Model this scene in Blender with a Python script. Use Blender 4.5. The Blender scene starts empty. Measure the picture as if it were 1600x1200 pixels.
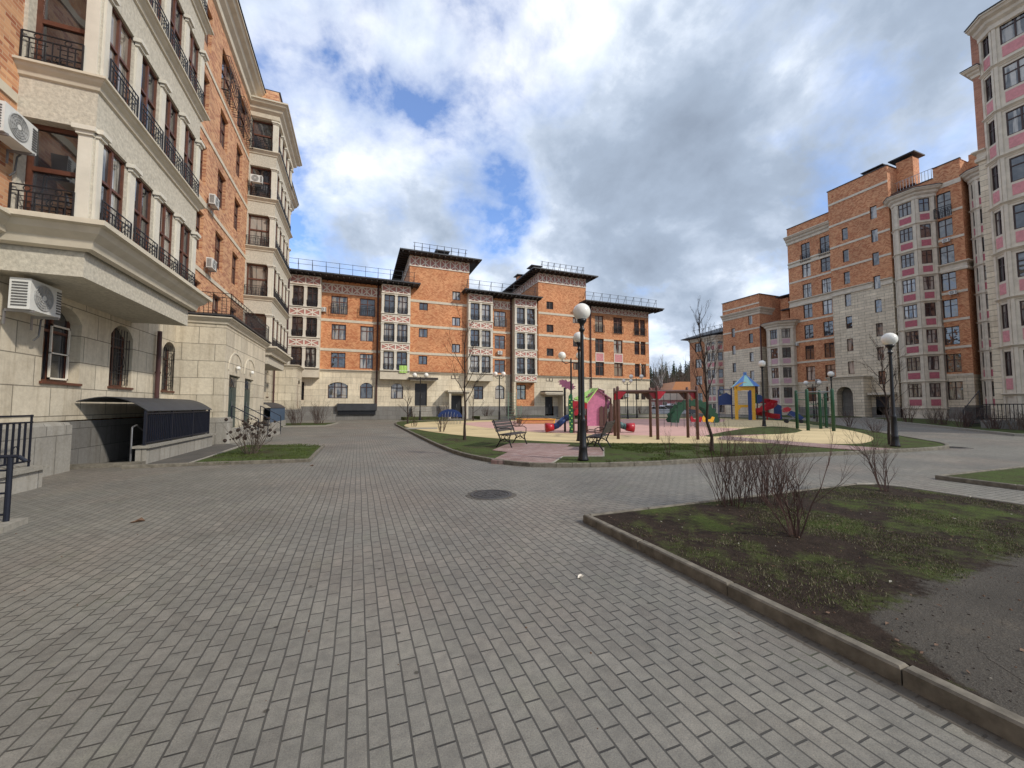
import bpy, math, random
from mathutils import Vector
R=math.radians
C=bpy.context.scene.collection
sc=bpy.context.scene
rnd=random.Random(7)

# ------------------------------------------------------------------ materials
def newmat(name):
    m=bpy.data.materials.new(name); m.use_nodes=True
    nt=m.node_tree; b=nt.nodes['Principled BSDF']
    return m,nt,b
def N(nt,t,**k):
    n=nt.nodes.new(t)
    for a,v in k.items():
        if a.startswith('i_'):
            key=a[2:].replace('_',' ')
            n.inputs[key].default_value=v
        else: setattr(n,a,v)
    return n
def L(nt,a,b): nt.links.new(a,b)
def math_(nt,op,a,b=None,c=None):
    n=nt.nodes.new('ShaderNodeMath'); n.operation=op
    for i,v in enumerate((a,b,c)):
        if v is None: continue
        if isinstance(v,(int,float)): n.inputs[i].default_value=v
        else: nt.links.new(v,n.inputs[i])
    return n.outputs[0]
def ramp(nt,fac,stops):
    n=nt.nodes.new('ShaderNodeValToRGB'); e=n.color_ramp.elements
    while len(e)>1: e.remove(e[-1])
    for i,(p,c) in enumerate(stops):
        q=e[0] if i==0 else e.new(p)
        q.position=p; q.color=(*c,1) if len(c)==3 else c
    L(nt,fac,n.inputs[0]); return n.outputs[0]
def mix(nt,fac,a,b,mode='MIX'):
    n=nt.nodes.new('ShaderNodeMix'); n.data_type='RGBA'; n.blend_type=mode
    for s,v in ((0,fac),(6,a),(7,b)):
        if isinstance(v,(int,float)): n.inputs[s].default_value=v
        elif isinstance(v,tuple): n.inputs[s].default_value=(*v,1)
        else: L(nt,v,n.inputs[s])
    return n.outputs[2]
def noise(nt,vec,scale,detail=4,rough=.55):
    n=nt.nodes.new('ShaderNodeTexNoise'); n.inputs['Scale'].default_value=scale
    n.inputs['Detail'].default_value=detail; n.inputs['Roughness'].default_value=rough
    if vec is not None: L(nt,vec,n.inputs['Vector'])
    return n.outputs['Fac']
def bump(nt,b,h,strength,dist):
    n=nt.nodes.new('ShaderNodeBump'); n.inputs['Strength'].default_value=strength; n.inputs['Distance'].default_value=dist
    L(nt,h,n.inputs['Height']); L(nt,n.outputs[0],b.inputs['Normal'])
def wallcoord(nt):
    g=nt.nodes.new('ShaderNodeNewGeometry')
    sn=nt.nodes.new('ShaderNodeSeparateXYZ'); L(nt,g.outputs['True Normal'],sn.inputs[0])
    sp=nt.nodes.new('ShaderNodeSeparateXYZ'); L(nt,g.outputs['Position'],sp.inputs[0])
    ax=math_(nt,'ABSOLUTE',sn.outputs[0]); ay=math_(nt,'ABSOLUTE',sn.outputs[1])
    f=math_(nt,'GREATER_THAN',ax,math_(nt,'ADD',ay,.02))
    u=math_(nt,'ADD',math_(nt,'MULTIPLY',sp.outputs[1],f),math_(nt,'MULTIPLY',sp.outputs[0],math_(nt,'SUBTRACT',1.0,f)))
    return u,sp.outputs[2],g.outputs['Position']
def comb(nt,x,y,z=0.0):
    n=nt.nodes.new('ShaderNodeCombineXYZ')
    for i,v in enumerate((x,y,z)):
        if isinstance(v,(int,float)): n.inputs[i].default_value=v
        else: L(nt,v,n.inputs[i])
    return n.outputs[0]
def bricktex(nt,vec,w,h,mortar,c1,c2,cm,bias=0.0,off=.5):
    n=nt.nodes.new('ShaderNodeTexBrick'); n.offset=off
    n.inputs['Scale'].default_value=1; n.inputs['Brick Width'].default_value=w; n.inputs['Row Height'].default_value=h
    n.inputs['Mortar Size'].default_value=mortar; n.inputs['Mortar Smooth'].default_value=.2; n.inputs['Bias'].default_value=bias
    n.inputs['Color1'].default_value=(*c1,1); n.inputs['Color2'].default_value=(*c2,1); n.inputs['Mortar'].default_value=(*cm,1)
    L(nt,vec,n.inputs['Vector']); return n
def brickmat(name,c1,c2,cm,zig=0.0,per=1.0,zc=(.5,.5,.5),zs=.35,mo=.006,rh=.16):
    m,nt,b=newmat(name); u,v,pos=wallcoord(nt)
    bt=bricktex(nt,comb(nt,u,v),.25,.077,mo,c1,c2,cm)
    # coarse zig-zag courses of lighter bricks
    tri=math_(nt,'PINGPONG',u,per/2)
    v2=math_(nt,'ADD',v,math_(nt,'MULTIPLY',tri,zig))
    zb=bricktex(nt,comb(nt,math_(nt,'MULTIPLY',u,1.0),v2),per/4,rh,.0,(0,0,0),(1,1,1),(0,0,0))
    n1=noise(nt,pos,2.2,5,.7); n2=noise(nt,pos,.35,3)
    f=math_(nt,'MULTIPLY',zb.outputs['Color'],zs)
    f=math_(nt,'MULTIPLY',f,math_(nt,'ADD',n1,.35))
    col=mix(nt,f,bt.outputs['Color'],zc)
    dirt=ramp(nt,n2,[(.3,(.84,.84,.84)),(.7,(1.1,1.08,1.05))])
    col=mix(nt,1.0,col,dirt,'MULTIPLY')
    L(nt,col,b.inputs['Base Color']); b.inputs['Roughness'].default_value=.85
    bump(nt,b,math_(nt,'SUBTRACT',1.0,bt.outputs['Fac']),.5,.01)
    return m
def stonemat(name,c,w,h,mortar=.012,jc=.45,rough=6,bd=.012,bs=.6,var=.10):
    m,nt,b=newmat(name); u,v,pos=wallcoord(nt)
    c1=tuple(x*(1-var) for x in c); c2=tuple(min(1,x*(1+var)) for x in c); cm=tuple(x*jc for x in c)
    bt=bricktex(nt,comb(nt,u,math_(nt,'ADD',v,.06)),w,h,mortar,c1,c2,cm)
    n1=noise(nt,pos,rough,6,.65); n2=noise(nt,pos,.6,5,.6)
    st=noise(nt,comb(nt,math_(nt,'MULTIPLY',u,5.0),math_(nt,'MULTIPLY',v,.35)),1.0,5,.6)
    col=mix(nt,1.0,bt.outputs['Color'],ramp(nt,n1,[(.3,(.86,.85,.84)),(.7,(1.08,1.08,1.08))]),'MULTIPLY')
    col=mix(nt,1.0,col,ramp(nt,n2,[(.3,(.88,.86,.84)),(.65,(1.06,1.05,1.03))]),'MULTIPLY')
    col=mix(nt,1.0,col,ramp(nt,st,[(.32,(.82,.80,.77)),(.52,(1,1,1))]),'MULTIPLY')
    L(nt,col,b.inputs['Base Color']); b.inputs['Roughness'].default_value=.9
    hh=math_(nt,'ADD',math_(nt,'MULTIPLY',math_(nt,'SUBTRACT',1.0,bt.outputs['Fac']),1.0),math_(nt,'MULTIPLY',n1,.8))
    bump(nt,b,hh,bs,bd)
    return m
def plain(name,c,rough=.6,metal=0.0,nscale=8,var=.15,spec=.5,bumpd=0.0,emit=None):
    m,nt,b=newmat(name); g=nt.nodes.new('ShaderNodeNewGeometry')
    n1=noise(nt,g.outputs['Position'],nscale,5,.6)
    lo=tuple(x*(1-var) for x in c); hi=tuple(min(1,x*(1+var)) for x in c)
    L(nt,ramp(nt,n1,[(.3,lo),(.7,hi)]),b.inputs['Base Color'])
    b.inputs['Roughness'].default_value=rough; b.inputs['Metallic'].default_value=metal
    b.inputs['Specular IOR Level'].default_value=spec
    if bumpd: bump(nt,b,n1,.6,bumpd)
    return m
def glassmat(name,curt=.5,warm=(.35,.28,.2),dark=(.012,.013,.016)):
    m,nt,b=newmat(name); u,v,pos=wallcoord(nt)
    oi=nt.nodes.new('ShaderNodeObjectInfo'); r=oi.outputs['Random']
    ph=math_(nt,'MULTIPLY',r,37.0)
    w=noise(nt,comb(nt,math_(nt,'ADD',math_(nt,'MULTIPLY',u,3.5),ph),math_(nt,'MULTIPLY',v,.25),ph),1.0,3,.6)
    room=noise(nt,comb(nt,math_(nt,'ADD',u,ph),math_(nt,'ADD',v,ph),ph),1.3,2,.5)
    has=math_(nt,'LESS_THAN',math_(nt,'FRACT',math_(nt,'MULTIPLY',r,7.31)),curt)
    f=math_(nt,'MULTIPLY',has,ramp(nt,w,[(.44,(0,0,0)),(.53,(1,1,1))]))
    cur=mix(nt,math_(nt,'FRACT',math_(nt,'MULTIPLY',r,13.7)),(.55,.53,.48),warm)
    base=mix(nt,ramp(nt,room,[(.4,(0,0,0)),(.65,(1,1,1))]),dark,tuple(x*3+.01 for x in dark))
    L(nt,mix(nt,math_(nt,'MULTIPLY',f,.75),base,cur),b.inputs['Base Color'])
    b.inputs['Roughness'].default_value=.04; b.inputs['IOR'].default_value=2.15
    nz=noise(nt,comb(nt,math_(nt,'ADD',u,ph),v,ph),1.4,1,.5)
    bump(nt,b,nz,.45,.05)
    return m

M={}
M['brickL']=brickmat('orange_brick_left',(.36,.112,.053),(.53,.235,.118),(.52,.36,.25),zig=0.0,per=1.0,zc=(.74,.44,.24),zs=.9,mo=.009,rh=.077)
M['brickF']=brickmat('orange_brick_far',(.40,.118,.048),(.57,.225,.105),(.50,.27,.13),zig=.6,per=.88,zc=(.80,.44,.22),zs=.75,rh=.12)
M['brickR']=brickmat('brown_brick_right',(.32,.092,.042),(.53,.205,.098),(.40,.21,.12),zig=.6,per=.9,zc=(.70,.39,.21),zs=.9,rh=.12)
M['brickS']=brickmat('pink_brick_near_right',(.33,.13,.09),(.48,.22,.15),(.45,.30,.22),zig=.0,per=1.3,zc=(.55,.34,.24),zs=.3)
M['stoneL']=stonemat('limestone_blocks_left',(.61,.55,.435),1.05,.66,.012,.42,9,.02,.7)
M['stoneF']=stonemat('limestone_far',(.72,.645,.50),1.3,.66,.014,.6,5,.01,.5)
M['stoneR']=stonemat('limestone_rusticated',(.70,.62,.49),1.5,.40,.02,.45,5,.025,.7)
M['plinth']=stonemat('grey_granite_plinth',(.21,.205,.195),.9,.5,.01,.55,12,.012,.6,.14)
M['granite']=stonemat('granite_low_wall',(.34,.325,.29),.6,.9,.010,.5,14,.015,.7,.12)
M['plaster']=plain('cream_rough_plaster',(.53,.49,.405),.92,0,14,.20,.3,.02)
M['trim']=plain('cream_cornice_trim',(.60,.54,.43),.8,0,2.5,.10,.3,.002)
M['trimR']=plain('greyish_stone_trim',(.61,.545,.445),.85,0,2.0,.14,.3,.004)
M['pil']=plain('off_white_pilaster',(.66,.62,.53),.8,0,3,.08,.3)
M['white']=plain('white_lattice_paint',(.74,.68,.58),.7,0,2,.08)
M['pinkp']=plain('pink_panel_light',(.58,.25,.26),.8,0,5,.16)
M['pinkm']=plain('mauve_panel',(.52,.33,.37),.8,0,5,.10)
M['pinkd']=plain('crimson_panel',(.42,.12,.15),.8,0,5,.18)
M['lat']=plain('terracotta_pink_backing',(.46,.21,.175),.8,0,4,.12)
M['wood']=plain('brown_window_frame',(.115,.040,.022),.5,0,6,.25)
M['woodD']=plain('dark_window_frame',(.045,.020,.016),.5,0,6,.25)
M['glass']=glassmat('window_glass',.45)
M['glassR']=glassmat('window_glass_right',.6,(.30,.26,.22))
M['glassL']=glassmat('window_glass_left',.35,(.30,.24,.18))
M['iron']=plain('black_wrought_iron',(.022,.022,.026),.5,.3,10,.2)
M['navy']=plain('navy_painted_steel',(.010,.013,.025),.45,.2,10,.2)
M['roof']=plain('dark_roof_sheet',(.045,.047,.052),.55,.2,1.5,.25)
M['eave']=plain('dark_timber_eave',(.035,.026,.022),.7,0,6,.3)
M['drain']=plain('dark_brown_drainpipe',(.06,.022,.02),.5,0,5,.2)
M['acw']=plain('white_ac_casing',(.66,.66,.63),.5,0,5,.06)
M['acd']=plain('ac_grille_dark',(.10,.10,.10),.5,0,12,.3)
M['acf']=plain('ac_fan_grey',(.36,.36,.35),.5,0,12,.15)
M['doorg']=plain('dark_green_door',(.020,.045,.045),.4,0,4,.2)
M['doord']=plain('dark_door',(.018,.018,.02),.4,0,4,.2)
M['black']=plain('black_gloss_paint',(.010,.010,.012),.35,.1,10,.2)
M['globe']=plain('opal_lamp_globe',(.80,.78,.72),.25,0,3,.04)
M['kerb']=plain('concrete_kerb',(.165,.148,.118),.9,0,9,.38,.3,.006)
M['kerbl']=plain('light_concrete_kerb',(.28,.26,.22),.9,0,14,.2,.3,.006)
M['bark']=plain('dark_bark',(.050,.036,.030),.9,0,20,.3,.2,.004)
M['twig']=plain('reddish_brown_twigs',(.095,.060,.050),.85,0,20,.3,.2)
M['twigg']=plain('grey_brown_twigs',(.13,.10,.080),.85,0,20,.3,.2)
M['birch']=plain('pale_birch_bark',(.42,.40,.37),.85,0,4,.3,.2)
M['conif']=plain('conifer_needles',(.022,.045,.022),.9,0,.6,.5,.2)
M['bench']=plain('weathered_bench_slats',(.062,.053,.050),.6,0,9,.3,.4,.002)
M['yellow']=plain('yellow_play_panel',(.80,.42,.03),.45)
M['red']=plain('red_play_plastic',(.40,.012,.024),.35)
M['blue']=plain('blue_play_panel',(.014,.040,.16),.45)
M['bluel']=plain('light_blue_roof_panel',(.12,.27,.62),.5)
M['teal']=plain('mint_roof_panel',(.36,.66,.60),.5)
M['tealD']=plain('dark_teal_tube',(.06,.13,.13),.45)
M['greenA']=plain('deep_green_arch',(.008,.060,.026),.55)
M['green']=plain('dark_green_play_panel',(.010,.10,.038),.5)
M['fit']=plain('green_fitness_post',(.012,.075,.035),.4)
M['lime']=plain('lime_roof_panel',(.42,.66,.16),.5)
M['pink']=plain('pink_play_panel',(.62,.20,.34),.5)
M['purple']=plain('purple_play_panel',(.28,.09,.17),.5)
M['brownp']=plain('brown_play_post',(.105,.050,.042),.6)
M['orange']=plain('orange_play_panel',(.55,.24,.10),.5)
M['steel']=plain('galvanised_tube',(.30,.30,.31),.4,.7)
M['carw']=plain('white_car_paint',(.62,.63,.65),.25,0,2,.03)
M['carg']=plain('grey_car_paint',(.16,.17,.19),.25,.2,2,.03)
M['tyre']=plain('tyre_rubber',(.02,.02,.02),.8)
M['cast']=plain('cast_iron_cover',(.085,.080,.075),.55,.5,40,.35,.5,.003)
M['leaf']=plain('dry_leaf',(.13,.075,.045),.8)
M['asph']=None

def groundmats():
    # pavers, bricks running along world Y
    m,nt,b=newmat('grey_paving_blocks')
    g=nt.nodes.new('ShaderNodeNewGeometry'); pos=g.outputs['Position']
    sp=nt.nodes.new('ShaderNodeSeparateXYZ'); L(nt,pos,sp.inputs[0])
    wob=noise(nt,pos,.8,2,.5)
    xx=math_(nt,'ADD',sp.outputs[0],math_(nt,'MULTIPLY',wob,.035))
    wob2=noise(nt,pos,4.0,2,.5)
    yy=math_(nt,'ADD',sp.outputs[1],math_(nt,'MULTIPLY',wob2,.010))
    turn=math_(nt,'GREATER_THAN',sp.outputs[0],2.70)
    inv=math_(nt,'SUBTRACT',1.0,turn)
    ca=math_(nt,'ADD',math_(nt,'MULTIPLY',yy,inv),math_(nt,'MULTIPLY',xx,turn))
    cb=math_(nt,'ADD',math_(nt,'MULTIPLY',xx,inv),math_(nt,'MULTIPLY',yy,turn))
    bt=bricktex(nt,comb(nt,ca,cb),.19,.092,.0054,(0,0,0),(1,1,1),(.5,.5,.5))
    seed=bt.outputs['Color']
    base=ramp(nt,seed,[(0,(.178,.167,.146)),(.35,(.206,.196,.173)),(.7,(.192,.184,.162)),(1,(.228,.214,.188))])
    pinkm=ramp(nt,noise(nt,pos,.22,3,.6),[(.47,(0,0,0)),(.60,(1,1,1))])
    base=mix(nt,math_(nt,'MULTIPLY',pinkm,.5),base,mix(nt,1.0,base,(1.08,.93,.88),'MULTIPLY'))
    big=ramp(nt,noise(nt,pos,.55,6,.65),[(.3,(.78,.78,.78)),(.5,(.98,.98,.97)),(.7,(1.22,1.21,1.17))])
    base=mix(nt,1.0,base,big,'MULTIPLY')
    greenm=ramp(nt,noise(nt,pos,1.6,4,.7),[(.55,(0,0,0)),(.75,(1,1,1))])
    base=mix(nt,math_(nt,'MULTIPLY',greenm,.30),base,(.19,.20,.14))
    fine=noise(nt,pos,140,3,.7)
    base=mix(nt,1.0,base,ramp(nt,fine,[(.30,(.66,.66,.66)),(.5,(1,1,1)),(.68,(1.25,1.23,1.19)),(.76,(2.0,1.95,1.85))]),'MULTIPLY')
    # joint width differs from place to place, dirt in the cross joints
    v=bt.outputs['Fac']
    jn=ramp(nt,noise(nt,pos,3.0,4,.7),[(.3,(.75,.75,.75)),(.6,(1,1,1))])
    jc=ramp(nt,noise(nt,pos,6.0,3,.6),[(.35,(.012,.011,.009)),(.68,(.055,.050,.042))])
    fr_=math_(nt,'PINGPONG',math_(nt,'DIVIDE',cb,.092),.5)
    lng=math_(nt,'LESS_THAN',fr_,.07)
    jc=mix(nt,math_(nt,'MULTIPLY',lng,.55),jc,(.085,.08,.069))
    edge=ramp(nt,noise(nt,pos,11.0,5,.75),[(.35,(.80,.80,.79)),(.6,(1.07,1.07,1.05))])
    base=mix(nt,1.0,base,edge,'MULTIPLY')
    col=mix(nt,math_(nt,'MULTIPLY',v,jn),base,jc)
    mossm=ramp(nt,noise(nt,pos,.9,5,.7),[(.56,(0,0,0)),(.70,(1,1,1))])
    mossj=math_(nt,'MULTIPLY',math_(nt,'MULTIPLY',v,mossm),.7)
    col=mix(nt,mossj,col,(.075,.088,.040))
    # small dark pits
    vor=nt.nodes.new('ShaderNodeTexVoronoi'); vor.inputs['Scale'].default_value=4.0; L(nt,pos,vor.inputs['Vector'])
    sp2=ramp(nt,vor.outputs['Distance'],[(.0,(.35,.33,.30)),(.045,(.4,.38,.35)),(.07,(1,1,1))])
    col=mix(nt,1.0,col,sp2,'MULTIPLY')
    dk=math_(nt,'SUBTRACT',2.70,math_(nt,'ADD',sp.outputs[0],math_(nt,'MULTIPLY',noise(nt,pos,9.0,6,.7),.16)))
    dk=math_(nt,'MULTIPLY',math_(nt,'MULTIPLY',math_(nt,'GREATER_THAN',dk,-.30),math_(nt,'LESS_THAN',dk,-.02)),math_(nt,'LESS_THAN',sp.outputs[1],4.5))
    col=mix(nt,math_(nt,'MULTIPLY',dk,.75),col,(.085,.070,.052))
    stain=ramp(nt,noise(nt,pos,.37,8,.75),[(.32,(.80,.79,.77)),(.46,(1,1,1))])
    col=mix(nt,1.0,col,stain,'MULTIPLY')
    L(nt,col,b.inputs['Base Color']); b.inputs['Roughness'].default_value=.6
    h=math_(nt,'ADD',math_(nt,'MULTIPLY',math_(nt,'SUBTRACT',1.0,v),1.0),math_(nt,'MULTIPLY',fine,.22))
    h=math_(nt,'ADD',h,math_(nt,'MULTIPLY',seed,.55))
    bump(nt,b,h,.9,.007)
    M['pave']=m
    # reddish path
    m,nt,b=newmat('red_paving_blocks'); g=nt.nodes.new('ShaderNodeNewGeometry'); pos=g.outputs['Position']
    sp=nt.nodes.new('ShaderNodeSeparateXYZ'); L(nt,pos,sp.inputs[0])
    bt=bricktex(nt,comb(nt,sp.outputs[0],sp.outputs[1]),.2,.1,.005,(.27,.16,.14),(.36,.26,.235),(.12,.09,.08))
    col=mix(nt,1.0,bt.outputs['Color'],ramp(nt,noise(nt,pos,1.2,5,.6),[(.3,(.8,.8,.8)),(.7,(1.1,1.1,1.1))]),'MULTIPLY')
    L(nt,col,b.inputs['Base Color']); b.inputs['Roughness'].default_value=.85
    M['redpave']=m
    # asphalt
    def asphcol(nt,pos):
        f=noise(nt,pos,120,4,.75); bg=noise(nt,pos,.9,7,.65)
        col=ramp(nt,f,[(.3,(.058,.052,.045)),(.5,(.088,.081,.071)),(.72,(.165,.152,.133))])
        return mix(nt,1.0,col,ramp(nt,bg,[(.3,(.72,.71,.69)),(.55,(1.0,.98,.95)),(.75,(1.55,1.42,1.25))]),'MULTIPLY'),f
    m,nt,b=newmat('grey_asphalt'); g=nt.nodes.new('ShaderNodeNewGeometry'); pos=g.outputs['Position']
    col,f=asphcol(nt,pos)
    L(nt,col,b.inputs['Base Color']); b.inputs['Roughness'].default_value=.9; bump(nt,b,f,.6,.004)
    M['asph']=m
    # lawns
    def lawn(name,soil,gA,gB,lo,hi,asph=False):
        m,nt,b=newmat(name); g=nt.nodes.new('ShaderNodeNewGeometry'); pos=g.outputs['Position']
        k=noise(nt,pos,.9,7,.72); f=noise(nt,pos,30,5,.75); f2=noise(nt,pos,7,5,.7)
        gr=ramp(nt,f,[(.3,gA),(.68,gB)])
        so=ramp(nt,f2,[(.3,tuple(x*.55 for x in soil)),(.7,tuple(x*1.5 for x in soil))])
        kk=math_(nt,'ADD',math_(nt,'MULTIPLY',k,.8),math_(nt,'MULTIPLY',f2,.25))
        col=mix(nt,ramp(nt,kk,[(lo,(0,0,0)),(hi,(1,1,1))]),so,gr)
        sp=ramp(nt,noise(nt,pos,55,2,.5),[(.70,(0,0,0)),(.74,(1,1,1))])
        col=mix(nt,math_(nt,'MULTIPLY',sp,.35),col,(.26,.22,.15))
        if asph:
            sx=nt.nodes.new('ShaderNodeSeparateXYZ'); L(nt,pos,sx.inputs[0])
            e1=math_(nt,'MULTIPLY',math_(nt,'MAXIMUM',math_(nt,'SUBTRACT',3.22,sx.outputs[0]),0.0),1.7)
            e2=math_(nt,'MULTIPLY',math_(nt,'MAXIMUM',math_(nt,'SUBTRACT',4.3,sx.outputs[0]),0.0),.10)
            ed=math_(nt,'SUBTRACT',math_(nt,'SUBTRACT',math_(nt,'SUBTRACT',1.80,e1),e2),sx.outputs[1])
            ed=math_(nt,'ADD',ed,math_(nt,'MULTIPLY',math_(nt,'SUBTRACT',noise(nt,pos,5.5,7,.75),.5),.55))
            ac_,_f=asphcol(nt,pos)
            col=mix(nt,ramp(nt,ed,[(.0,(0,0,0)),(.09,(1,1,1))]),col,ac_)
        L(nt,col,b.inputs['Base Color']); b.inputs['Roughness'].default_value=.95
        b.inputs['Specular IOR Level'].default_value=.15
        bump(nt,b,math_(nt,'ADD',f,f2),.9,.02)
        return m
    M['lawnN']=lawn('patchy_lawn_and_soil',(.034,.024,.018),(.034,.046,.014),(.092,.120,.030),.50,.62,True)
    M['lawn']=lawn('short_green_lawn',(.055,.045,.026),(.036,.054,.016),(.090,.120,.035),.42,.56)
    def rubber(name,c):
        m,nt,b=newmat(name); g=nt.nodes.new('ShaderNodeNewGeometry'); pos=g.outputs['Position']
        k=noise(nt,pos,.5,6,.6); f=noise(nt,pos,60,3,.7)
        col=mix(nt,1.0,ramp(nt,k,[(.3,tuple(x*.84 for x in c)),(.7,tuple(x*1.08 for x in c))]),ramp(nt,f,[(.3,(.85,.85,.85)),(.7,(1.1,1.1,1.1))]),'MULTIPLY')
        L(nt,col,b.inputs['Base Color']); b.inputs['Roughness'].default_value=.95; return m
    M['ryel']=rubber('yellow_rubber_surface',(.62,.49,.27))
    M['rpink']=rubber('pink_rubber_surface',(.58,.35,.30))
groundmats()

# ------------------------------------------------------------------ mesh builder
class Fr:
    """wall frame: t along the wall, n outward"""
    def __init__(s,o,t,n): s.o=o; s.t=t; s.n=n
    def pt(s,u,v,d=0.0):
        return (s.o[0]+s.t[0]*u+s.n[0]*d, s.o[1]+s.t[1]*u+s.n[1]*d, v)
def FpX(x): return Fr((x,0),(0,1),(1,0))      # faces +X, u = Y
def FmX(x): return Fr((x,0),(0,-1),(-1,0))    # faces -X, u = -Y
def FmY(y): return Fr((0,y),(1,0),(0,-1))     # faces -Y, u = X
def FpY(y): return Fr((0,y),(-1,0),(0,1))     # faces +Y, u = -X
def FS(p0,p1):
    dx,dy=p1[0]-p0[0],p1[1]-p0[1]; l=math.hypot(dx,dy)
    f=Fr(p0,(dx/l,dy/l),(dy/l,-dx/l)); f.len=l; return f
ORG={}
SEP={'dried_flower_head','bay_moulding','pilaster','cornice','cream_band','plinth','chimney','entrance_canopy','canopy_roof','parapet_cap','parapet','low_wall','fence_panel','gusset','beam','edge_boards','side_grille','bracket','step_handrail','rungs','arch_moulding','pier','roof','hoops','ladder','top_bar','mosquito_screen'}
class MB:
    def __init__(s): s.v=[]; s.f=[]; s.m=[]
    def poly(s,pts,mi=0):
        i=len(s.v); s.v+=[tuple(p) for p in pts]; s.f.append(tuple(range(i,i+len(pts)))); s.m.append(mi)
    def box(s,x0,x1,y0,y1,z0,z1,mi=0):
        s.hexa([(x0,y0,z0),(x1,y0,z0),(x1,y1,z0),(x0,y1,z0),(x0,y0,z1),(x1,y0,z1),(x1,y1,z1),(x0,y1,z1)],mi)
    def hexa(s,p,mi=0):
        i=len(s.v); s.v+=p
        for q in ((0,3,2,1),(4,5,6,7),(0,1,5,4),(1,2,6,5),(2,3,7,6),(3,0,4,7)):
            s.f.append(tuple(i+k for k in q)); s.m.append(mi)
    def fbox(s,F,u0,u1,v0,v1,d0,d1,mi=0):
        s.hexa([F.pt(u0,v0,d1),F.pt(u1,v0,d1),F.pt(u1,v0,d0),F.pt(u0,v0,d0),F.pt(u0,v1,d1),F.pt(u1,v1,d1),F.pt(u1,v1,d0),F.pt(u0,v1,d0)],mi)
    def fbar(s,F,a,b,w,d0,d1,mi=0):
        """flat bar in the wall plane from a=(u,v) to b"""
        du,dv=b[0]-a[0],b[1]-a[1]; l=math.hypot(du,dv); nu,nv=-dv/l*w/2,du/l*w/2
        q=[(a[0]+nu,a[1]+nv),(a[0]-nu,a[1]-nv),(b[0]-nu,b[1]-nv),(b[0]+nu,b[1]+nv)]
        s.hexa([F.pt(*k,d0) for k in q]+[F.pt(*k,d1) for k in q],mi)
    def tube(s,p,q,r,r2=None,n=6,mi=0,cap=True):
        r2=r if r2 is None else r2
        p=Vector(p); q=Vector(q); d=q-p
        if d.length<1e-6: return
        d.normalize(); a=d.orthogonal().normalized(); b=d.cross(a)
        i=len(s.v)
        for c,rr in ((p,r),(q,r2)):
            for k in range(n):
                t=2*math.pi*k/n; s.v.append(tuple(c+(a*math.cos(t)+b*math.sin(t))*rr))
        for k in range(n):
            k2=(k+1)%n; s.f.append((i+k,i+k2,i+n+k2,i+n+k)); s.m.append(mi)
        if cap:
            s.f.append(tuple(i+k for k in range(n))[::-1]); s.m.append(mi)
            s.f.append(tuple(i+n+k for k in range(n))); s.m.append(mi)
    def path(s,pts,r,n=6,mi=0):
        for a,b in zip(pts,pts[1:]): s.tube(a,b,r,None,n,mi)
    def lathe(s,c,prof,n=16,mi=0):
        i=len(s.v)
        for r,z in prof:
            for k in range(n):
                t=2*math.pi*k/n; s.v.append((c[0]+r*math.cos(t),c[1]+r*math.sin(t),c[2]+z))
        for j in range(len(prof)-1):
            for k in range(n):
                k2=(k+1)%n; s.f.append((i+j*n+k,i+j*n+k2,i+(j+1)*n+k2,i+(j+1)*n+k)); s.m.append(mi)
        s.f.append(tuple(i+k for k in range(n))[::-1]); s.m.append(mi)
        s.f.append(tuple(i+(len(prof)-1)*n+k for k in range(n))); s.m.append(mi)
    def prism(s,poly,z0,z1,mi=0):
        n=len(poly); i=len(s.v)
        s.v+=[(p[0],p[1],z0) for p in poly]+[(p[0],p[1],z1) for p in poly]
        s.f.append(tuple(i+k for k in range(n))[::-1]); s.m.append(mi)
        s.f.append(tuple(i+n+k for k in range(n))); s.m.append(mi)
        for k in range(n):
            k2=(k+1)%n; s.f.append((i+k,i+k2,i+n+k2,i+n+k)); s.m.append(mi)
    def fprism(s,F,poly,d0,d1,mi=0):
        """polygon (u,v) in wall plane extruded d0..d1"""
        n=len(poly); i=len(s.v)
        s.v+=[F.pt(p[0],p[1],d0) for p in poly]+[F.pt(p[0],p[1],d1) for p in poly]
        s.f.append(tuple(i+k for k in range(n))[::-1]); s.m.append(mi)
        s.f.append(tuple(i+n+k for k in range(n))); s.m.append(mi)
        for k in range(n):
            k2=(k+1)%n; s.f.append((i+k,i+k2,i+n+k2,i+n+k)); s.m.append(mi)
    def wall(s,F,u0,u1,v0,v1,holes=(),mi=0,dep=.2,mir=None):
        """holes: (u0,u1,v0,v1[,rise]) openings with reveals"""
        mir=mi if mir is None else mir
        hs=[h for h in holes if h[0]>=u0-1e-6 and h[1]<=u1+1e-6 and h[2]<v1-1e-4 and h[3]>v0+1e-4]
        us=sorted({round(x,4) for x in [u0,u1]+[h[0] for h in hs]+[h[1] for h in hs]})
        vs=sorted({round(x,4) for x in [v0,v1]+[max(v0,h[2]) for h in hs]+[min(v1,h[3]) for h in hs]})
        for a,b in zip(us,us[1:]):
            for c,d in zip(vs,vs[1:]):
                mu,mv=(a+b)/2,(c+d)/2
                if any(h[0]<mu<h[1] and h[2]<mv<h[3] for h in hs): continue
                s.poly([F.pt(a,c),F.pt(b,c),F.pt(b,d),F.pt(a,d)],mi)
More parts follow.
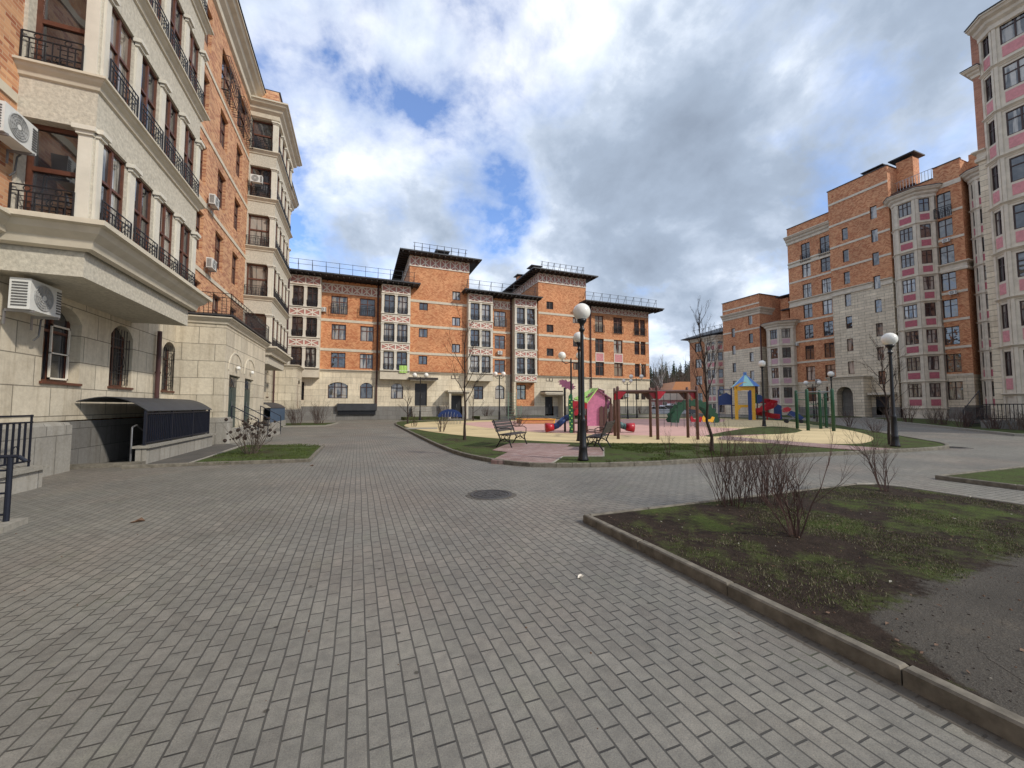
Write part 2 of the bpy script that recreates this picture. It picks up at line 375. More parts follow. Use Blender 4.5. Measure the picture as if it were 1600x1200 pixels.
        for h in hs:
            a,b,c,d=h[:4]; c2=max(c,v0); d2=min(d,v1)
            s.poly([F.pt(a,c2),F.pt(a,d2),F.pt(a,d2,-dep),F.pt(a,c2,-dep)],mir)
            s.poly([F.pt(b,c2),F.pt(b,c2,-dep),F.pt(b,d2,-dep),F.pt(b,d2)],mir)
            if c>=v0: s.poly([F.pt(a,c),F.pt(a,c,-dep),F.pt(b,c,-dep),F.pt(b,c)],mir)
            if d<=v1: s.poly([F.pt(a,d),F.pt(b,d),F.pt(b,d,-dep),F.pt(a,d,-dep)],mir)
            if len(h)>4 and h[4] and d<=v1:
                r=h[4]; n=8; w=(b-a)/2; rad=(w*w+r*r)/(2*r); cy=d-rad; pts=[]
                for k in range(n+1):
                    x=-w+2*w*k/n; pts.append((a+w+x,cy+math.sqrt(rad*rad-x*x)))
                for p,q in zip(pts,pts[1:]):
                    s.poly([F.pt(*p,-.002),F.pt(*q,-.002),F.pt(q[0],d,-.002),F.pt(p[0],d,-.002)],mi)
                    s.poly([F.pt(*p,-.002),F.pt(*p,-dep),F.pt(*q,-dep),F.pt(*q,-.002)],mir)
    def sweep(s,path,prof,mi=0,cap=True):
        """profile (d,z) swept along XY path; outward is to the right of travel"""
        n=len(path); nr=[]
        for a,b in zip(path,path[1:]):
            dx,dy=b[0]-a[0],b[1]-a[1]; l=math.hypot(dx,dy); nr.append((dy/l,-dx/l))
        off=[]
        for k in range(n):
            if k==0: o=nr[0]
            elif k==n-1: o=nr[-1]
            else:
                a,b=nr[k-1],nr[k]; c=1+a[0]*b[0]+a[1]*b[1]; c=max(c,.15)
                o=((a[0]+b[0])/c,(a[1]+b[1])/c)
            off.append(o)
        P=[[(path[k][0]+off[k][0]*d,path[k][1]+off[k][1]*d,z) for d,z in prof] for k in range(n)]
        for k in range(n-1):
            for j in range(len(prof)-1):
                s.poly([P[k][j],P[k+1][j],P[k+1][j+1],P[k][j+1]],mi)
        if cap:
            s.poly(P[0][::-1],mi); s.poly(P[-1],mi)
    def build(s,name,mats,parent=None,smooth=False,loc=None):
        if parent is not None and name in SEP and len(s.f)<3000:
            bb=[]
            for f in s.f:
                P=[s.v[i] for i in f]; bb.append([min(p[k] for p in P) for k in range(3)]+[max(p[k] for p in P) for k in range(3)])
            par=list(range(len(bb)))
            def fd(i):
                while par[i]!=i: par[i]=par[par[i]]; i=par[i]
                return i
            e=.012
            for i in range(len(bb)):
                a=bb[i]
                for j in range(i):
                    b=bb[j]
                    if a[0]<b[3]+e and b[0]<a[3]+e and a[1]<b[4]+e and b[1]<a[4]+e and a[2]<b[5]+e and b[2]<a[5]+e:
                        ri,rj=fd(i),fd(j)
                        if ri!=rj: par[ri]=rj
            cl={}
            for i in range(len(bb)): cl.setdefault(fd(i),[]).append(i)
            if len(cl)>1:
                o=None
                for q in cl.values():
                    m2=MB(); mp={}
                    for i in q:
                        for vi in s.f[i]:
                            if vi not in mp: mp[vi]=len(m2.v); m2.v.append(s.v[vi])
                        m2.f.append(tuple(mp[vi] for vi in s.f[i])); m2.m.append(s.m[i])
                    o=m2._build(name,mats,parent,smooth,loc)
                return o
        return s._build(name,mats,parent,smooth,loc)
    def _build(s,name,mats,parent=None,smooth=False,loc=None):
        if not isinstance(mats,(list,tuple)): mats=[mats]
        me=bpy.data.meshes.new(name)
        o=(0,0,0)
        if parent is not None: o=ORG.get(parent.name,(0,0,0))
        elif loc is not None: o=loc
        vv=[(a-o[0],b-o[1],c-o[2]) for a,b,c in s.v] if o!=(0,0,0) else s.v
        me.from_pydata(vv,[],s.f)
        for m in mats: me.materials.append(m if not isinstance(m,str) else M[m])
        if len(mats)>1: me.polygons.foreach_set('material_index',s.m)
        if smooth: me.polygons.foreach_set('use_smooth',[True]*len(me.polygons))
        me.update()
        ob=bpy.data.objects.new(name,me); C.objects.link(ob)
        if parent is not None: ob.parent=parent
        elif loc is not None: ob.location=loc
        ORG[ob.name]=o
        return ob
def thing(name,label,cat,loc=(0,0,0),rz=0,group=None):
    o=bpy.data.objects.new(name,None); C.objects.link(o); o.empty_display_size=.3
    o.location=loc; o.rotation_euler=(0,0,rz); o['label']=label; o['category']=cat
    if group: o['group']=group
    return o
def wthing(name,label,cat,loc,group=None):
    """thing whose parts are given in world coordinates"""
    o=thing(name,label,cat,loc,0,group); ORG[o.name]=tuple(loc); return o
def tag(o,label,cat,group=None,kind=None):
    if kind: o['kind']=kind
    o['label']=label; o['category']=cat
    if group: o['group']=group
    return o
def struct(name,mb,mats):
    o=mb.build(name,mats); o['kind']='structure'; return o
def dup(root,loc,rz,label,group=None,sc_=1.0):
    r=root.copy(); r.scale=(sc_,)*3; C.objects.link(r); r.location=loc; r.rotation_euler=(0,0,rz); r['label']=label
    if group: r['group']=group
    def rec(src,dst):
        for ch in [o for o in KIDS.get(src.name,[])]:
            c=ch.copy(); C.objects.link(c); c.parent=dst; rec(ch,c)
    rec(root,r); return r
KIDS={}
def kids(root):
    KIDS[root.name]=[o for o in bpy.data.objects if o.parent==root]
    for k in KIDS[root.name]: kids(k)

# ------------------------------------------------------------------ facade parts
def window(par,F,u0,u1,v0,v1,cols=2,tr=.62,d=-.12,fw=.06,fm='wood',gm='glass',name='window',sill=None,bars=None):
    m=MB(); fd=.05
    m.fbox(F,u0,u0+fw,v0,v1,d-fd,d); m.fbox(F,u1-fw,u1,v0,v1,d-fd,d)
    m.fbox(F,u0+fw,u1-fw,v0,v0+fw,d-fd,d); m.fbox(F,u0+fw,u1-fw,v1-fw,v1,d-fd,d)
    for k in range(1,cols):
        c=u0+(u1-u0)*k/cols; m.fbox(F,c-fw*.6,c+fw*.6,v0+fw,v1-fw,d-fd,d+.012)
    if tr:
        c=v0+(v1-v0)*tr
        for k in range(cols):
            a=u0+(u1-u0)*k/cols+fw*.6; b=u0+(u1-u0)*(k+1)/cols-fw*.6
            m.fbox(F,max(a,u0+fw),min(b,u1-fw),c-fw*.5,c+fw*.5,d-fd,d+.006)
            if bars:
                mm=(a+b)/2; m.fbox(F,mm-.015,mm+.015,v0+fw,v1-fw,d-fd+.01,d-.01)
    w=m.build(name,[fm],par)
    g=MB(); g.fbox(F,u0+.01,u1-.01,v0+.01,v1-.01,d-fd-.03,d-fd+.012); g.build('pane',[gm],w)
    if sill:
        k=MB(); k.fbox(F,u0-.05,u1+.05,v0-.06,v0-.002,-.1,.05); k.build('sill',[sill],w)
    return w
def railing(par,F,u0,u1,v0,h,d,pat=0,mat='iron',r=.011,step=.11,name='balcony_railing'):
    m=MB(); L_=u1-u0
    for z in (v0+.04,v0+h*.80,v0+h): m.tube(F.pt(u0,z,d),F.pt(u1,z,d),r*1.3,n=4)
    n=max(2,int(L_/step))
    for k in range(n+1):
        u=u0+L_*k/n; m.tube(F.pt(u,v0,d),F.pt(u,v0+h,d) if k in (0,n) else F.pt(u,v0+h*.8,d),r if k not in(0,n) else r*1.6,n=4)
    if pat:
        q=max(1,round(L_/.42))
        for k in range(q):
            c=u0+L_*(k+.5)/q; hw=L_/q*.36
            for a,b in (((c-hw,v0+h*.15),(c+hw,v0+h*.15)),((c-hw,v0+h*.65),(c+hw,v0+h*.65)),((c-hw*.5,v0+h*.3),(c+hw*.5,v0+h*.3)),((c-hw*.5,v0+h*.5),(c+hw*.5,v0+h*.5))):
                m.tube(F.pt(*a,d),F.pt(*b,d),r*.8,n=4)
            for k2 in range(8):
                t0,t1=k2*math.pi/4,(k2+1)*math.pi/4; rr=h*.085
                m.tube(F.pt(c+rr*math.cos(t0),v0+h*.9+rr*math.sin(t0),d),F.pt(c+rr*math.cos(t1),v0+h*.9+rr*math.sin(t1),d),r*.7,n=4)
    return m.build(name,[mat],par)
def lattice(par,F,u0,u1,v0,v1,cells,d=0.0):
    m=MB(); m.fbox(F,u0,u1,v0,v1,d,d+.03,1)
    f=.10
    m.fbox(F,u0,u1,v0,v0+f,d+.03,d+.08); m.fbox(F,u0,u1,v1-f,v1,d+.03,d+.08)
    for k in range(cells+1):
        c=u0+(u1-u0)*k/cells; a=max(u0,c-.07); b=min(u1,c+.07); m.fbox(F,a,b,v0+f,v1-f,d+.03,d+.08)
    for k in range(cells):
        a=u0+(u1-u0)*k/cells+.07; b=u0+(u1-u0)*(k+1)/cells-.07
        m.fbar(F,(a,v0+f),(b,v1-f),.10,d+.032,d+.070); m.fbar(F,(a,v1-f),(b,v0+f),.10,d+.032,d+.066)
        c=(a+b)/2; w=.045
        m.fbox(F,c-w,c+w,v0+f,v1-f,d+.032,d+.062)
    return m.build('lattice_panel',['white','lat'],par)
MOULD=[(0,-.26),(.05,-.24),(.07,-.16),(.14,-.10),(.17,-.04),(.22,-.03),(.22,.02),(.0,.05)]
CORN=[(0,-.9),(.10,-.85),(.12,-.6),(.28,-.45),(.32,-.3),(.5,-.18),(.56,-.05),(.62,-.04),(.62,.05),(0,.12)]
def sc_prof(p,s,z): return [(a*s,b*s+z) for a,b in p]

# =================================================================== GROUND
HZ=1.5
g=MB()
# one ground sheet to the horizon with a well left open for the basement stair
hx0,hx1,hy0,hy1=-6.5,-5.22,13.1,17.3
S=900
g.poly([(-S,-S,0),(S,-S,0),(S,hy0,0),(-S,hy0,0)]); g.poly([(-S,hy1,0),(S,hy1,0),(S,S,0),(-S,S,0)])
g.poly([(-S,hy0,0),(hx0,hy0,0),(hx0,hy1,0),(-S,hy1,0)]); g.poly([(hx1,hy0,0),(S,hy0,0),(S,hy1,0),(hx1,hy1,0)])
struct('paved_ground',g,['pave'])
def flat(name,pts,z,mat,z0=-.05):
    m=MB(); m.prism(pts,z0,z); return struct(name,m,[mat])
def smooth_poly(pts,it=2,closed=True):
    for _ in range(it):
        q=[]; n=len(pts)
        for k in range(n if closed else n-1):
            a,b=pts[k],pts[(k+1)%n]
            q.append((a[0]*.75+b[0]*.25,a[1]*.75+b[1]*.25)); q.append((a[0]*.25+b[0]*.75,a[1]*.25+b[1]*.75))
        if not closed: q=[pts[0]]+q+[pts[-1]]
        pts=q
    return pts
def kerb(name,pts,w=.09,h=.12,mat='kerb',seg=1.0,wob=.004,z0=-.05):
    m=MB(); rr=random.Random(len(pts)*3+int(h*100))
    for a,b in zip(pts,pts[1:]):
        dx,dy=b[0]-a[0],b[1]-a[1]; l=math.hypot(dx,dy)
        if l<.02: continue
        n=max(1,round(l/seg)); tx,ty=dx/l,dy/l
        for k in range(n):
            g0=l*k/n+.004; g1=l*(k+1)/n-.004
            p=(a[0]+tx*g0,a[1]+ty*g0); q=(a[0]+tx*g1,a[1]+ty*g1)
            nx,ny=ty,-tx; o=.022+rr.uniform(-wob,wob); hh=h+rr.uniform(-wob,wob)
            c=.012
            A=[(p[0]+nx*(o),p[1]+ny*o),(q[0]+nx*o,q[1]+ny*o),(q[0]+nx*(o-w),q[1]+ny*(o-w)),(p[0]+nx*(o-w),p[1]+ny*(o-w))]
            m.prism(A,z0,hh-c)
            B=[(p[0]+nx*(o-c)+tx*c,p[1]+ny*(o-c)+ty*c),(q[0]+nx*(o-c)-tx*c,q[1]+ny*(o-c)-ty*c),(q[0]+nx*(o-w+c)-tx*c,q[1]+ny*(o-w+c)-ty*c),(p[0]+nx*(o-w+c)+tx*c,p[1]+ny*(o-w+c)+ty*c)]
            i=len(m.v); m.v+=[(x,y,hh-c) for x,y in A]+[(x,y,hh) for x,y in B]
            for k2 in range(4):
                m.f.append((i+k2,i+(k2+1)%4,i+4+(k2+1)%4,i+4+k2)); m.m.append(0)
            m.f.append((i+4,i+5,i+6,i+7)); m.m.append(0)
    return struct(name,m,[mat])
# right foreground bed
flat('soil_lawn_near',[(2.86,-3),(8.9,-3),(8.9,3.9),(8.75,4.25),(8.45,4.38),(2.86,4.4)],.075,'lawnN')
kerb('kerb_near_bed',[(2.77,4.46),(2.77,-3)],.085,.098,'kerb',1.0)
kerb('kerb_near_bed_back',[(8.45,4.42),(2.84,4.46)],.06,.085,'kerb',1.0)
kerb('kerb_near_bed_side',[(8.97,-3),(8.97,3.9),(8.8,4.3),(8.45,4.42)],.07,.095,'kerbl',.8)
def jit(pts,n,a,seed):
    rr=random.Random(seed); out=[]
    for p,q in zip(pts,pts[1:]):
        for k in range(n):
            t=k/n; out.append((p[0]*(1-t)+q[0]*t+rr.uniform(-a,a),p[1]*(1-t)+q[1]*t+rr.uniform(-a,a)))
    out.append(pts[-1]); return out
ae=jit([(8.86,1.33),(6.6,1.38),(5.6,1.38),(4.6,1.36),(3.9,1.28),(3.4,1.2),(3.15,.9),(2.95,.4)],8,.02,4)
flat('asphalt_patch',[(2.9,-3),(8.86,-3)]+ae,.0768,'lawnN',.0)
flat('lawn_right_far',[(11.1,-3),(40,-3),(40,3.4),(11.1,4.27)],.07,'lawn')
kerb('kerb_right_far',[(40,3.46),(11.03,4.34),(11.03,-3)],.07,.09,'kerb',1.0)
# left bed
flat('asphalt_apron',[(-5.12,12.15),(-3.95,12.1),(-4.0,17.2),(-4.85,18.6),(-5.12,18.6)],.02,'asph',-.02)
flat('lawn_left_bed',[(-3.9,12.15),(-1.24,11.88),(-1.24,15.9),(-3.8,17.2)],.055,'lawn')
kerb('kerb_left_bed',[(-5.2,12.12),(-3.9,12.10),(-1.18,11.80),(-1.14,16.0)],.08,.085,'kerb',1.0)
kerb('kerb_left_bed_inner',[(-3.97,12.2),(-3.97,17.2)],.05,.06,'kerbl',1.0)
# lawn strip by the far building left, and along the far building
flat('lawn_far_left',[(-4.9,31.5),(-2.2,31.5),(-1.6,36.5),(-6.4,37.2),(-6.4,33)],.07,'lawn')
kerb('kerb_far_left',[(-4.9,31.45),(-2.15,31.45),(-1.55,36.5)],.08,.10,'kerbl',1.2)
flat('lawn_far_strip',[(4.4,41.5),(9,41.8),(9,44.4),(4.4,44.4)],.30,'lawn')
flat('lawn_far_strip',[(12.6,41.5),(21.6,41.0),(21.6,45.0),(12.6,45.0)],.30,'lawn')
flat('lawn_far_strip',[(25.4,41.0),(44,41.0),(44,45.4),(25.4,45.4)],.34,'lawn')
kerb('kerb_far_strip',[(21.7,40.9),(12.5,41.4)],.1,.34,'kerbl',1.5)
kerb('kerb_far_strip',[(46,40.6),(25.4,40.9)],.1,.38,'kerbl',1.5)
# playground island
isl=smooth_poly([(2.72,37.5),(2.70,20.0),(2.74,14.0),(2.9,11.2),(3.6,9.15),(4.6,8.47),(6.5,7.95),(11,7.78),(18.6,7.0),(20.6,7.7),(22.2,9.1),(28.8,14.6),(40,24),(46,32),(40,38.5),(20,38.8),(6,38.6)],2)
flat('lawn_island',isl,.075,'lawn')
kerb('kerb_island',[(x,y) for x,y in isl]+[isl[0]],.10,.105,'kerb',.9)
yel=smooth_poly([(2.9,30.5),(3.3,24.0),(4.2,19.6),(5.6,16.2),(7.5,13.4),(10.0,12.05),(13.0,11.0),(16.3,9.6),(17.2,8.9),(19.0,9.3),(21.5,10.4),(24.3,12.2),(27.6,14.8),(30.5,17.9),(38,25),(40,32),(36,36),(20,37),(6,36.5)],2)
flat('yellow_rubber_ring',yel,.083,'ryel')
pk=smooth_poly([(7.4,27),(8.3,20.5),(10.4,17.2),(13.4,14.6),(16.5,13.2),(18.6,13.2),(20.8,14.6),(22.5,16.2),(21.5,19.5),(24,22),(31,26),(37,31),(33,34.5),(18,34.8),(8,33)],2)
flat('pink_rubber_field',pk,.088,'rpink')
flat('lawn_lens',smooth_poly([(14.3,13.4),(17.2,13.6),(20.6,13.4),(24.6,15.2),(27.3,18.6),(24.0,18.2),(18.0,15.4)],1),.094,'lawn')
flat('grey_cross_path',[(10.6,10.3),(17.2,10.45),(23.5,12.4),(28.2,14.3),(28.8,14.0),(23.5,10.9),(19.5,9.0),(18.6,8.3),(17.5,7.35),(16.3,7.42),(18.0,8.8),(18.6,9.9),(16.8,9.9),(12.8,9.9)][:0] or [(16.01,13.56),(15.9,11.54),(16.0,9.92),(16.2,8.64),(16.4,7.42),(14.9,7.58),(14.6,8.66),(14.56,10.37),(14.22,12.36)],.097,'redpave')
flat('island_path_small',[(2.85,24.6),(4.6,24.2),(4.8,25.6),(2.85,26.2)],.09,'kerbl')
# red brick path and bench pads
rp=[(3.38,9.78),(4.62,8.70),(6.5,11.3),(6.9,12.6),(5.8,13.6),(4.75,12.2)]
flat('red_brick_path',[(3.24,9.72),(4.44,8.66),(5.35,9.75),(6.45,9.35),(7.75,11.25),(6.75,12.0),(7.3,12.7),(5.9,13.75),(5.35,13.9),(4.0,11.9),(4.3,11.25)],.092,'redpave')
kerb('kerb_path_edge',[(4.44,8.66),(5.35,9.75),(6.45,9.35),(7.75,11.25)],.05,.10,'kerbl',1.0)
# far right lawn beds
flat('lawn_right_bed',smooth_poly([(30.2,8.5),(44.5,19.6),(58,29),(60,24),(40.9,12.0),(40.9,3.5),(29.5,3.4)],1),.07,'lawn')
kerb('kerb_right_bed',[(40.9,3.4),(30.6,8.4),(30.3,9.0),(44.5,19.8),(58,29.2)][::-1],.12,.13,'kerbl',1.2)
flat('lawn_tower_strip',[(52,33.5),(62,30),(62,41),(52,41)],.08,'lawn')

# manhole covers
def manhole(loc,label):
    t=thing('manhole_cover',label,'manhole cover',(loc[0],loc[1],.0),0)
    m=MB(); m.lathe((0,0,0),[(.30,0),(.30,.013),(.345,.013),(.36,.0)][::1],40); m.build('frame_ring',['cast'],t)
    m=MB(); m.lathe((0,0,0),[(.285,.0),(.285,.011),(.27,.014)],40)
    for k in range(12):
        a=k*math.pi/6
        m.tube((math.cos(a)*.08,math.sin(a)*.08,.014),(math.cos(a)*.25,math.sin(a)*.25,.014),.007,n=4)
    for r in (.07,.17,.26):
        for k in range(24):
            a,b=k*math.pi/12,(k+1)*math.pi/12
            m.tube((r*math.cos(a),r*math.sin(a),.014),(r*math.cos(b),r*math.sin(b),.014),.006,n=4)
    m.build('lid',['cast'],t)
    m=MB(); rr=random.Random(3)
    pts=[(math.cos(a)*(.40+rr.uniform(-.03,.05)),math.sin(a)*(.40+rr.uniform(-.03,.05))) for a in [k*math.pi/14 for k in range(28)]]
    m.prism(pts,-.01,.004); m.build('mortar_collar',['asph'],t)
manhole((2.12,6.36),'round cast iron manhole cover in the grey paving before the benches')
manhole((20.0,7.3),'distant round manhole cover in the paving past the tip of the island')

# =================================================================== LEFT BUILDING
LX=-6.5; BX=-5.05
lb=wthing('apartment_building','orange brick and cream stone building with bay windows along the left side','building',(-6.5,12,0))
F=FpX(LX)
levels=[5.1+3.05*k for k in range(5)]
holes=[]; wins=[]
for k,z in enumerate(levels):
    top=z+1.75
    for (a,b) in ((19.55,20.6),(22.1,23.3),(24.8,26.0),(33.8,35.2),(37.2,38.6)):
        if k==4 and a in (22.1,24.8): a2,b2,z0,t2=a-.1,b+.7,z-.35,z+1.7
        else: a2,b2,z0,t2=a,b,z,top
        holes.append((a2,b2,z0,t2)); wins.append((a2,b2,z0,t2,2,.62))
    holes.append((6.8,8.2,z,top)); wins.append((6.8,8.2,z,top,2,.62))
m=MB()
m.wall(F,10.15,42,5.0,19.9,[h for h in holes if h[0]>10],0,.22,0); m.wall(FpX(-6.2),-6,10.15,5.0,19.9,[h for h in holes if h[0]<10],0,.3,0); m.wall(FpY(10.15),6.2,6.5,5.0,19.9)
m.poly([(LX,42,0),(LX-14,42,0),(LX-14,42,20.9),(LX,42,20.9)],0)
m.poly([(LX,-6,0),(LX,-6,20.9),(LX-14,-6,20.9),(LX-14,-6,0)],0)
m.poly([(LX-14,-6,0),(LX-14,-6,20.9),(LX-14,42,20.9),(LX-14,42,0)],0)
m.build('brick_wall',['brickL'],lb)
gh=[(11.75,13.0,2.05,3.85,.32),(14.25,15.4,2.05,3.85,.32),(17.4,18.45,2.05,3.85,.3),(7.2,8.4,2.05,3.85,.3),
    (32.6,33.3,2.2,4.2,.3),(34.3,35.0,2.2,4.2,.3),(27.2,28,2.2,4.2,.3),(29.6,30.4,2.2,4.2,.3)]
m=MB(); m.wall(F,-6,42,1.15,5.0,gh,0,.30,0); m.build('stone_wall',['stoneL'],lb)
m=MB()
m.fbox(F,-6,10.2,-.1,1.15,0.0,.06); m.fbox(F,12.2,18.85,-1.6,1.12,0,.05); m.fbox(F,25.3,42,-.1,1.2,0,.06)
m.build('plinth',['plinth'],lb)
m=MB(); m.fbox(F,10.25,12.2,-.1,1.06,.0,.34); m.sweep([(LX+.34,10.25),(LX+.34,12.2)],[(0,1.0),(.0,1.0),(-.06,1.12),(-.3,1.14)],0); m.build('buttress',['granite'],lb)
m=MB()
for z in (7.35,10.4,13.45,16.45):
    m.fbox(F,18.9,27.3,z-.09,z+.09,0,.035); m.fbox(F,32.7,42,z-.09,z+.09,0,.035); m.fbox(FpX(-6.2),-6,10.1,z-.09,z+.09,0,.035)
m.build('cream_band',['trim'],lb)
for (a,b,c,d,n,t) in wins:
    window(lb,F if a>10 else FpX(-6.2),a,b,c,d,n,t,-.14,.06,'wood','glassL','window',None)
for h in gh: window(lb,F,h[0],h[1],h[2],h[3],2,.66,-.22,.06,'wood','glassL','arched_window',sill='wood')
for (a,b) in ((14.25,15.4),(17.4,18.45)):
    m=MB()
    for k in range(8):
        u=a+.06+(b-a-.12)*k/7; m.tube(F.pt(u,2.1,-.06),F.pt(u,3.75 if 0<k<7 else 3.5,-.06),.010,n=4)
    for z in (2.25,2.45,3.2,3.45): m.tube(F.pt(a+.04,z,-.06),F.pt(b-.04,z,-.06),.011,n=4)
    for k in range(12):
        t0,t1=k*math.pi/6,(k+1)*math.pi/6; c=(a+b)/2
        for rr,cz in ((.16,2.8),(.28,2.8)):
            m.tube(F.pt(c+rr*math.cos(t0),cz+rr*math.sin(t0),-.05),F.pt(c+rr*math.cos(t1),cz+rr*math.sin(t1),-.05),.009,n=4)
    m.build('window_grille',['iron'],lb)
m=MB(); w=F
for a,b,c,d in ((12.3,12.34,2.12,3.4),(12.9,12.94,2.12,3.4),(12.3,12.94,2.12,2.16),(12.3,12.94,3.36,3.4),(12.3,12.94,2.72,2.75)): m.fbox(F,a,b,c,d,-.2,-.17)
m.build('mosquito_screen',['white'],lb)
# top cornice and attic
m=MB()
m.sweep([(LX,-6),(LX,27.3)],sc_prof(CORN,1.15,20.9),0); m.sweep([(LX,32.7),(LX,42)],sc_prof(CORN,1.15,20.9),0)
m.sweep([(-6.2,-6),(-6.2,10.1)],sc_prof(MOULD,1.2,5.0),0); m.sweep([(LX,32.6),(LX,42)],sc_prof(MOULD,1.3,5.0),0)
m.build('cornice',['trim'],lb)
m=MB(); m.sweep([(LX,-6),(LX,27.3)],[(.0,21.03),(.76,20.97),(.76,21.03),(0,21.12)],0); m.sweep([(LX,32.7),(LX,42)],[(.0,21.03),(.76,20.97),(.76,21.03),(0,21.12)],0)
m.box(LX-14,LX+.0,-6,42,20.95,21.0); m.build('roof',['roof'],lb)
# French balcony cages on the top storey
for a,b in ((22.0,24.0),(24.7,26.7)):
    m=MB(); z0=levels[4]-.45; z1=z0+1.75; d=.30
    for k in range(11):
        u=a+.02+(b-a-.04)*k/10
        m.path([F.pt(u,z0,.02),F.pt(u,z0,d),F.pt(u,z0+.5,d+.08),F.pt(u,z1,d-.06)],.012,4)
    for z in (z0+.02,z0+.5,z0+1.15,z1): m.path([F.pt(a,z,0),F.pt(a,z,d),F.pt(b,z,d),F.pt(b,z,0)],.014,4)
    for k in range(4):
        c=a+(b-a)*(k+.5)/4
        for j in range(8):
            t0,t1=j*math.pi/4,(j+1)*math.pi/4
            m.tube(F.pt(c+.16*math.cos(t0),z0+.85+.28*math.sin(t0),d+.04),F.pt(c+.16*math.cos(t1),z0+.85+.28*math.sin(t1),d+.04),.012,n=4)
    m.build('balcony_railing',['iron'],lb)
# drainpipe
def drainpipe(par,x,y,z0,z1,r=.065,mat='drain'):
    m=MB(); m.tube((x,y,z0),(x,y,z1),r,n=10)
    z=z0+.5
    while z<z1: m.tube((x,y,z),(x,y,z+.06),r*1.25,n=10); z+=1.9
    m.build('drainpipe',[mat],par)
drainpipe(lb,LX+.13,16.75,.2,4.05); drainpipe(lb,LX+.13,36.3,.2,20.0)

def bay(par,y0,y1,nwin,lv,z_base,ztop,mats=('plaster','trim','pil'),xw=LX):
    path=[(LX,y0),(BX,y0),(BX,y1),(LX,y1)]
    Fs=FmY(y0); Ff=FpX(BX)
    m=MB()
    # under-slab
    m.prism([(LX,y0+.05),(BX-.08,y0+.05),(BX-.08,y1-.05),(LX,y1-.05)],z_base,lv[0]-.30)
    hs=[];hf=[]
    pitch=(y1-y0-.19)/nwin
    for z in lv:
        hs.append((xw+.06,BX-.26,z,z+2.02))
        for k in range(nwin):
            a=y0+.22+pitch*k; hf.append((a,a+pitch-.28,z,z+2.02))
    ml=MB()
    m.wall(Fs,LX,BX,lv[0]-.30,ztop,hs,0,.25,0)
    m.wall(Ff,y0,y1,lv[0]-.30,ztop,hf,0,.16,0)
    m.wall(FpY(y1),-BX,-LX,lv[0]-.30,ztop,[],0)
    m.poly([(LX,y0,ztop),(BX,y0,ztop),(BX,y1,ztop),(LX,y1,ztop)])
    m.build('bay_wall',[mats[0]],par)
    m=MB()
    for z in lv:
        big=z==lv[0]
        m.sweep(path,sc_prof(MOULD,1.9 if big else .9,z-.01),0)
    m.sweep(path,sc_prof(CORN,1.0,ztop+.15),0)
    m.build('bay_moulding',[mats[1]],par)
    m=MB()
    for z in lv:
        for k in range(nwin+1):
            if k==0: a,b=y0-.002,y0+.22
            elif k==nwin: a,b=y0+.22+pitch*nwin-.28,y0+.22+pitch*nwin-.02
            else: a=y0+.22+pitch*k-.28; b=a+.28
            m.fbox(Ff,a+.03,b-.03,z+.02,z+1.86,-.02,.045); 
            m.fbox(Ff,a,b,z+1.86,z+1.93,-.02,.09); m.fbox(Ff,a-.04,b+.04,z+1.93,z+2.02,-.02,.14); m.fbox(Ff,a,b,z+.02,z+.12,-.02,.07)
        m.fbox(Fs,BX-.24,BX-.03,z+.02,z+1.86,-.02,.03)
        m.fbox(Fs,BX-.27,BX+.0,z+1.86,z+1.93,-.02,.07); m.fbox(Fs,BX-.31,BX+.05,z+1.93,z+2.02,-.02,.12)
    m.build('pilaster',[mats[2]],par)
    for z in lv:
        window(par,Fs,xw+.06,BX-.26,z,z+2.02,1,.55,-.2,.09,'wood','glassL')
        railing(par,Fs,xw+.02,BX-.24,z+.03,.62,.05,1)
        for k in range(nwin):
            a=y0+.22+pitch*k; b=a+pitch-.28
            window(par,Ff,a,b,z,z+2.02,2,.58,-.06,.055,'wood','glassL')
            railing(par,Ff,a-.06,b+.06,z+.03,.62,.09,1)
bay(lb,10.15,15.35,4,[5.05,8.1,11.15,14.2],4.05,17.0,xw=-6.2)
bay(lb,27.3,32.7,4,[5.05,8.1,11.15,14.2,17.2],4.05,20.0)
m=MB()
for Fq,a,b in ((FmY(27.3),LX,BX),(FpX(BX),27.3,32.7),(FpY(32.7),-BX,-LX)): m.wall(Fq,a,b,20.2,21.15)
m.box(LX,BX,27.3,32.7,21.15,21.2); m.build('parapet',['brickL'],lb)
m=MB(); m.prism([(LX,27.3),(BX+.08,27.3),(BX+.08,32.8),(LX,32.8)],21.201,21.26); m.build('parapet_cap',['roof'],lb)
